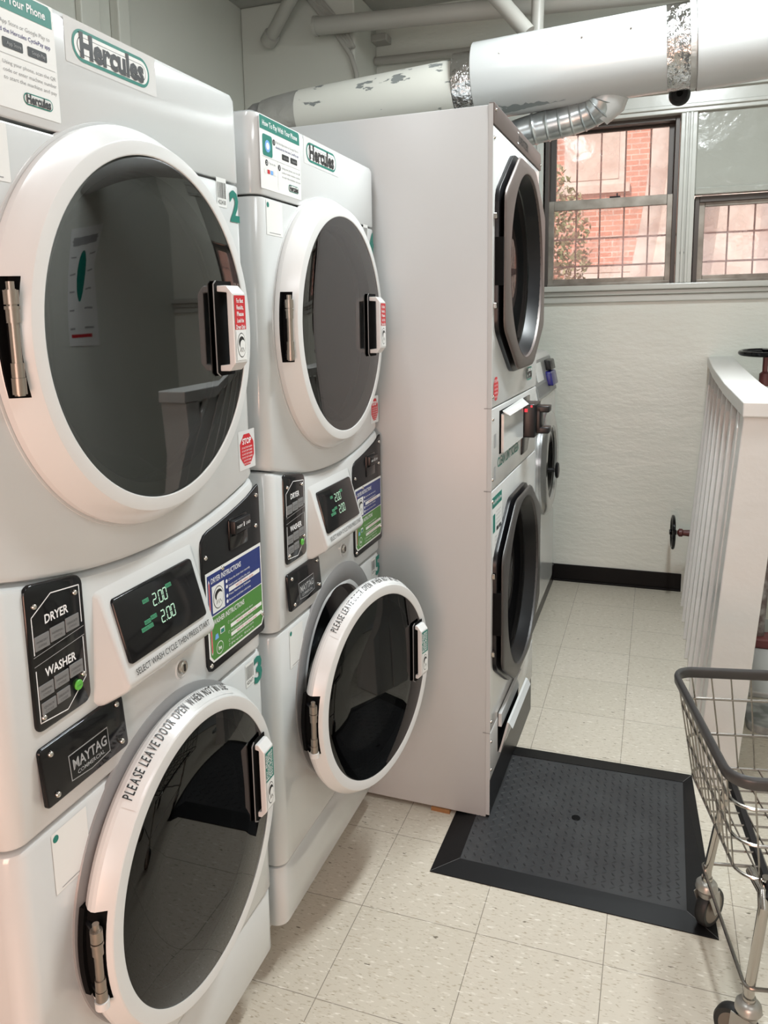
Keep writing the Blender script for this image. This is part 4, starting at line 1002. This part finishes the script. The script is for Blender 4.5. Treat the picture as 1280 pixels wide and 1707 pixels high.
# ------------------------------------------------------------------ ducts and pipes overhead
du = empty('exhaust_duct', (-.60, 3.30, 2.45), 0, 'large white horizontal exhaust duct under the ceiling with foil tape joint', 'duct')
def DX(x): return (x+.60, 0, (x+.60)*.05)
def dtube(mb, x0, x1, r, m, n=64, steps=2): mb.tube([DX(x0+(x1-x0)*i/steps) for i in range(steps+1)], r, m, n=n, caps=False)
mb = MB(); rD = .145
mb.tube([DX(-.715), DX(-.712), DX(.0)], [rD-.004, rD, rD], 'duct_white', n=72, caps=False)
for x in (-.60, -.42, -.30, -.13): 
    p = DX(x); mb.M = Matrix.Translation((p[0], -rD*.93, p[2]+rD*.36)); mb.tube([(0, -.003, 0), (0, .004, 0)], .004, 'chrome', n=8); mb.M = None
mb.build('duct_section', du)
mb = MB(); dtube(mb, -.008, .070, rD+.0015, 'foil', steps=8); mb.build('foil_tape_joint', du)
mb = MB(); dtube(mb, .070, .092, rD+.004, 'foil_painted'); mb.tube([DX(.092), DX(.094), DX(.37)], [rD+.012, rD+.014, rD+.008], 'duct_white', n=72, caps=False)
mb.tube([DX(.37), DX(.376), DX(.382)], [rD+.006, rD+.014, rD+.006], 'duct_white', n=72, caps=False); dtube(mb, .382, 1.54, rD+.002, 'duct_white'); mb.build('duct_section', du)
mb = MB(); mb.tube([DX(-.712), DX(-.715)], [rD, .112], 'duct_white', n=64, caps=False); mb.build('reducer_rim', du)
mb = MB(); dtube(mb, -.795, -.712, .119, 'foil', steps=6); mb.build('foil_tape_joint', du)
# bare patch where the paint has come off
mb = MB(); rp_ = random.Random(5); NP = 30; up_ = []; dn_ = []
for i in range(NP+1):
    t = i/NP; x = -.66+.30*t; top_ = -58-6*t+rp_.uniform(-2.5, 2.5)-(4 if t > .78 else 0); bot_ = -80+14*t+rp_.uniform(-1, 1)
    if i in (0, NP): top_ = bot_ = (top_+bot_)/2
    for L_, a_ in ((up_, top_), (dn_, min(bot_, top_-.5))):
        c_ = DX(x); L_.append((c_[0], -(rD+.0006)*math.cos(R(a_)), c_[2]+(rD+.0006)*math.sin(R(a_))))
mid_ = [tuple((Vector(a)+Vector(b))/2*1.0) for a, b in zip(up_, dn_)]
mid_ = [(m[0], *( (lambda v, z0: (v.x*(rD+.0006)/v.length, z0+v.y*(rD+.0006)/v.length))(Vector((m[1], m[2]-(m[0])*.05)), m[0]*.05))) for m in mid_]
n_ = NP+1; mb.add(up_+mid_+dn_, [(i, i+1, n_+i+1, n_+i) for i in range(NP)]+[(n_+i, n_+i+1, 2*n_+i+1, 2*n_+i) for i in range(NP)], 'bare_metal')
o = mb.build('bare_patch', du); o['label'] = 'dull grey patch of peeled paint'
# boot and flex elbow to dryer
mb = MB(); p0 = Vector(DX(-.42))+Vector((0, -.03, -.10)); 
mb.tube([Vector((.40, .03, -.06)), Vector((.375, .035, -.115)), Vector((.335, .04, -.165))], [.080, .084, .064], 'duct_white', n=40, caps=False); mb.build('branch_boot', du)
fl = []; rr = []
ctrl = [Vector((.36, .02, -.12)), Vector((.34, .03, -.18)), Vector((.22, .04, -.188)), Vector((.06, .04, -.19)), Vector((-.14, .04, -.19)), Vector((-.14, .04, -.45))]
def bez(P, t):
    Q = P[:]
    while len(Q) > 1: Q = [Q[i].lerp(Q[i+1], t) for i in range(len(Q)-1)]
    return Q[0]
NN = 120
for i in range(NN+1):
    t = i/NN; fl.append(bez(ctrl, t)); rr.append(.058+(.004 if (i % 9 == 0 and i < 64) else 0)+(.012*(1-t*6) if t < .16 else 0))
mb = MB(); mb.tube(fl, rr, 'galvanised', n=40, caps=False); mb.build('flexible_elbow', du)
# thinner peeled duct to the left
d2 = empty('peeling_duct', (-1.15, 3.30, 2.405), 0, 'thinner painted duct with peeling grey patches running above the big dryer', 'duct')
def DY(x): return (x+1.15, 0, (x+1.15)*.062)
mb = MB(); mb.tube([DY(-1.47), DY(-.797)], .112, 'duct_peeled', n=64, caps=False); mb.build('duct_section', d2)
mb = MB(); mb.tube([DY(-1.645), DY(-1.60), DY(-1.47)], [.100, .106, .1125], 'foil_painted', n=64, caps=False); mb.build('taped_sleeve', d2)
mb = MB(); mb.tube([DY(-1.62), DY(-1.67), Vector(DY(-1.72))+Vector((0, 0, -.03)), Vector(DY(-1.745))+Vector((0, 0, -.10)), Vector(DY(-1.75))+Vector((0, 0, -.4))], [.095, .095, .092, .09, .09], 'grey_bezel', n=40, caps=False); mb.build('drop_elbow', d2)
# small bracket wheel under duct at px 1130,150
mb = MB(); mb.tube([(.045, 3.46, 2.36), (.045, 3.475, 2.36), (.045, 3.49, 2.36)], [.030, .040, .040], 'black_satin', n=28); mb.tube([(.045, 3.455, 2.36), (.045, 3.461, 2.36)], .012, 'black_matt', n=16); tag(mb.build('round_hanger'), 'small black round fitting tucked under the foil tape joint of the duct', 'fitting')
# pipes
def pipe(name, pts, r, label, m='pipe_paint', extra=None):
    mb = MB(); mb.tube(pts, r, m, n=20)
    if extra: extra(mb)
    tag(mb.build(name), label, 'pipe')
pipe('steam_pipe', [(-1.745, 4.09, 3.036), (-.641, 4.09, 2.982), (1.4, 4.09, 2.89)], .044, 'thick horizontal painted pipe across the top of the back wall', extra=lambda mb: mb.tube([(-1.748, 4.09, 3.036), (-1.73, 4.09, 3.035)], .050, 'pipe_paint', n=20))
pipe('diagonal_pipe', [(-2.04, 4.14, 3.02), (-1.78, 3.96, 3.19)], .034, 'slanted painted pipe in the top corner above the second machine', extra=lambda mb: mb.tube([(-2.05, 4.147, 3.014), (-2.01, 4.118, 3.038)], .044, 'pipe_paint', n=20))
pipe('wall_pipe', [(-1.558, 4.50, 2.955), (-1.0, 4.50, 2.940), (.2, 4.50, 2.94), (1.5, 4.50, 2.93)], .022, 'thin horizontal painted pipe along the back wall just above the duct')
def mass(mb): 
    for dx in (.0, .02, -.02): mb.tube([(-1.78+dx, 4.16, 3.21), (-1.65+dx, 4.165, 3.06), (-1.57+dx*.6, 4.165, 2.93)], .010, 'pipe_paint', n=8)
pipe('conduit', [(-1.815, 4.16, 3.21), (-1.66, 4.165, 3.02), (-1.575, 4.165, 2.89), (-1.548, 4.165, 2.80), (-1.545, 4.165, 2.30)], .013, 'bundle of thin painted conduits bending down the edge of the wall chase', extra=mass)
pipe('branch_pipe', [(-.99, 3.6, 3.215), (-.562, 3.6, 2.70)], .034, 'slanted painted pipe dropping from the ceiling behind the white duct')
pipe('branch_pipe', [(-.535, 3.75, 3.215), (-.548, 3.75, 2.72)], .028, 'near-vertical painted pipe dropping behind the white duct, right of the slanted one')
mb = MB(); mb.box((-1.60, 4.44, 3.04), (-1.47, YW, 3.08), 'pipe_paint'); tag(mb.build('wall_bracket', smooth=None, bevel=.006), 'small painted bracket block on the back wall below the thick pipe', 'bracket')

# ------------------------------------------------------------------ wire laundry cart
ct = empty('laundry_cart', (.42, 1.80, 0), 0, 'chrome wire laundry cart with grey vinyl rim on caster wheels at the right edge', 'laundry cart')
O_ = Vector((.42, 1.80, 0)); th = R(11.5); ex = Vector((math.cos(th), math.sin(th), 0)); ey = Vector((-math.sin(th), math.cos(th), 0))
def corners(p, wx, wy, z, r, n=6):
    """rounded rectangle loop, p = far-left corner, ex to the right, -ey toward the camera"""
    out = []
    for (cx_, cy_, a) in ((r, -r, 90), (r, -(wy-r), 180), (wx-r, -(wy-r), 270), (wx-r, -r, 0)):
        for i in range(n+1):
            t = R(a+90*i/n); out.append(Vector(p)+ex*(cx_+r*math.cos(t))+ey*(cy_+r*math.sin(t))+Vector((0, 0, z)))
    return out
levels = [((.066, 1.975), .86, .475, .66), ((.081, 1.992), .825, .455, .58), ((.097, 2.010), .79, .435, .48), ((.113, 2.030), .755, .415, .38)]
def loop(k, extra=0, n=6): (p, wx, wy, z) = levels[k]; return [v-O_ for v in corners((p[0], p[1], 0), wx, wy, z, .045, n)]
mb = MB()
top = loop(0, n=8); N = len(top)
vs = []; secs = [(.000, .008), (.006, .005), (.008, 0), (.007, -.015), (.000, -.020), (-.005, -.016), (-.006, 0), (-.004, .005)]
for i in range(N):
    t = (top[(i+1) % N]-top[i-1]).normalized(); nn = Vector((-t.y, t.x, 0))
    for (a, b) in secs: vs.append(top[i]-nn*a+Vector((0, 0, b)))
K = len(secs); fs = [(i*K+k, i*K+(k+1) % K, ((i+1) % N)*K+(k+1) % K, ((i+1) % N)*K+k) for i in range(N) for k in range(K)]
mb.add(vs, fs, 'vinyl'); rim = mb.build('vinyl_rim', ct, smooth=60); rim['label'] = 'grey vinyl bumper rim'; fix_normals(rim)
mb = MB()
for k in (1, 2, 3): mb.tube(loop(k), .0036, 'wire_steel', n=8, closed=True)
def side(a0, b0, a1, b1, n_):
    for i in range(n_+1):
        t = i/n_; p = a0.lerp(b0, t); q = a1.lerp(b1, t); mb.tube([p, q], .0021, 'wire_steel', n=6)
def cornerpts(k): (p, wx, wy, z) = levels[k]; P = Vector((p[0], p[1], z))-O_; return [P, P+ex*wx, P+ex*wx-ey*wy, P-ey*wy]
c0, c3 = cornerpts(0), cornerpts(3)
def lat(A, B, C, D, n_, ins=.04):
    LA = (B-A).normalized()*ins; side(A+LA, B-LA, C+(D-C).normalized()*ins, D-(D-C).normalized()*ins, n_)
lat(c0[0], c0[1], c3[0], c3[1], 17); lat(c0[0], c0[3], c3[0], c3[3], 10); lat(c0[3], c0[2], c3[3], c3[2], 17); lat(c0[1], c0[2], c3[1], c3[2], 10)
for i in range(1, 18): t = i/18; mb.tube([c3[0].lerp(c3[1], t), c3[3].lerp(c3[2], t)], .0021, 'wire_steel', n=6)
for i in range(1, 9): t = i/9; mb.tube([c3[0].lerp(c3[3], t)-Vector((0, 0, .004)), c3[1].lerp(c3[2], t)-Vector((0, 0, .004))], .0024, 'wire_steel', n=6)
mb.build('wire_basket', ct)
castA = Vector((.163, 1.945, 0))-O_; castB = Vector((.224, 1.595, 0))-O_
castC = castA+ex*.66; castD = castB+ex*.62
def caster(c, ang):
    g = MB(); d = Vector((math.cos(ang), math.sin(ang), 0)); s_ = Vector((-d.y, d.x, 0)); hub = c+d*.018+Vector((0, 0, .050)); z = Vector((0, 0, 1))
    g.tube([c+z*.104, c+z*.110, c+z*.122, c+z*.128, c+z*.132], [.023, .0265, .025, .020, .012], 'caster_fork', n=24); g.tube([c+z*.088, c+z*.106], [.018, .022], 'caster_fork', n=24)
    for q in (-1, 1):
        e = s_*q*.019
        g.add([c+e-d*.022+z*.100, c+e+d*.026+z*.100, hub+e+d*.012-z*.010, hub+e-d*.010-z*.010, c+e*1.12-d*.022+z*.100, c+e*1.12+d*.026+z*.100, hub+e*1.12+d*.012-z*.010, hub+e*1.12-d*.010-z*.010], [(0, 1, 2, 3), (7, 6, 5, 4), (0, 4, 5, 1), (1, 5, 6, 2), (2, 6, 7, 3), (3, 7, 4, 0)], 'caster_fork')
    g.tube([hub-s_*.025, hub+s_*.025], .006, 'caster_fork', n=10)
    cf = g.build('caster', ct)
    g = MB(); n = 40; pr = [(.030, -.012), (.046, -.013), (.0495, -.008), (.050, 0), (.0495, .008), (.046, .013), (.030, .012)]
    vs = []; 
    for i in range(n):
        a = 2*math.pi*i/n
        for r_, o in pr: vs.append(hub+(d*math.cos(a)+z*math.sin(a))*r_+s_*o)
    k = len(pr); fs = [(i*k+q, i*k+q+1, ((i+1) % n)*k+q+1, ((i+1) % n)*k+q) for i in range(n) for q in range(k-1)]; g.add(vs, fs, 'tyre')
    for o in (-.0115, .0115): g.add([hub+(d*math.cos(2*math.pi*i/n)+z*math.sin(2*math.pi*i/n))*.037+s_*o*1.08 for i in range(n)], [tuple(range(n))], 'caster_hub')
    g.build('wheel', cf)
def leg(c, topp, bend=False):
    g = MB(); z = Vector((0, 0, 1)); pts = [c+z*.126, c+z*.16]
    if bend: pts += [c.lerp(topp, .75)+z*.30, c.lerp(topp, 1)+z*.352, topp+z*.372+ex*.004+ey*.02, topp+z*.374+ey*.08]
    else: pts += [topp+z*.378]
    g.tube(pts, .0105, 'chrome', n=16); g.tube([c+z*.126, c+z*.14], .013, 'chrome', n=16); return g.build('leg', ct)
leg(castA, castA+ex*.03+ey*-.01); leg(castB, castB+ex*.012-ey*.012, True); leg(castC, castC-ex*.03); leg(castD, castD-ex*.02, True)
for c, a in ((castA, 1.0), (castB, 2.6), (castC, .5), (castD, 2.2)): caster(c, a)
mb = MB(); z_ = Vector((0, 0, .168))
fr = [castA+z_-ex*.012+ey*.004, castB+z_-ex*.012-ey*.012, castD+z_+ex*.012-ey*.012, castC+z_+ex*.012+ey*.012, castA+z_+ey*.012]
L2 = []
for i in range(len(fr)):
    a, b, c = fr[i-1], fr[i], fr[(i+1) % len(fr)]
    p = b+(a-b).normalized()*min(.02, (a-b).length*.4); q = b+(c-b).normalized()*min(.02, (c-b).length*.4)
    for k in range(5): t = k/4; L2.append(p*(1-t)**2+b*2*t*(1-t)+q*t*t)
mb.tube(L2, .0042, 'wire_steel', n=8, closed=True); mb.build('lower_rod', ct)
mb = MB(); 
for (p, q) in ((castA, castB),): 
    a = p+ex*.06+Vector((0, 0, .372)); b = q+ex*.03+Vector((0, 0, .372)); mb.tube([a+ey*.06, b-ey*.01], .012, 'black_satin', n=6); mb.tube([b+ey*.03+Vector((0, 0, .010)), b+ey*.03+Vector((0, 0, .018))], .009, 'chrome', n=12)
mb.build('support_bar', ct)

# ------------------------------------------------------------------ things behind the camera seen as reflections
po = empty('laundry_poster', (XR-.004, 3.4, 1.40), 0, 'white laundry notice with teal oval on the right-hand wall', 'poster')
mb = MB(); mb.box((0, -.30, 0), (.003, .30, .75), 'paper'); mb.M = Matrix.Rotation(R(180), 4, 'Z')
mb.disc(0, .42, .10, .001, 'teal', 32, rz=.16)
for i in range(6): mb.box((.0005, -.26, .10+i*.11), (.001, -.14, .11+i*.11), 'grey_ink'); mb.box((.0005, .14, .10+i*.11), (.001, .26, .11+i*.11), 'grey_ink')
mb.box((.0005, -.24, .62), (.001, .24, .68), 'grey_ink'); mb.box((.0005, -.24, .05), (.001, .24, .07), 'red_label'); mb.M = None
mb.build('printed_sheet', po, smooth=None)
bpy.context.view_layer.update()
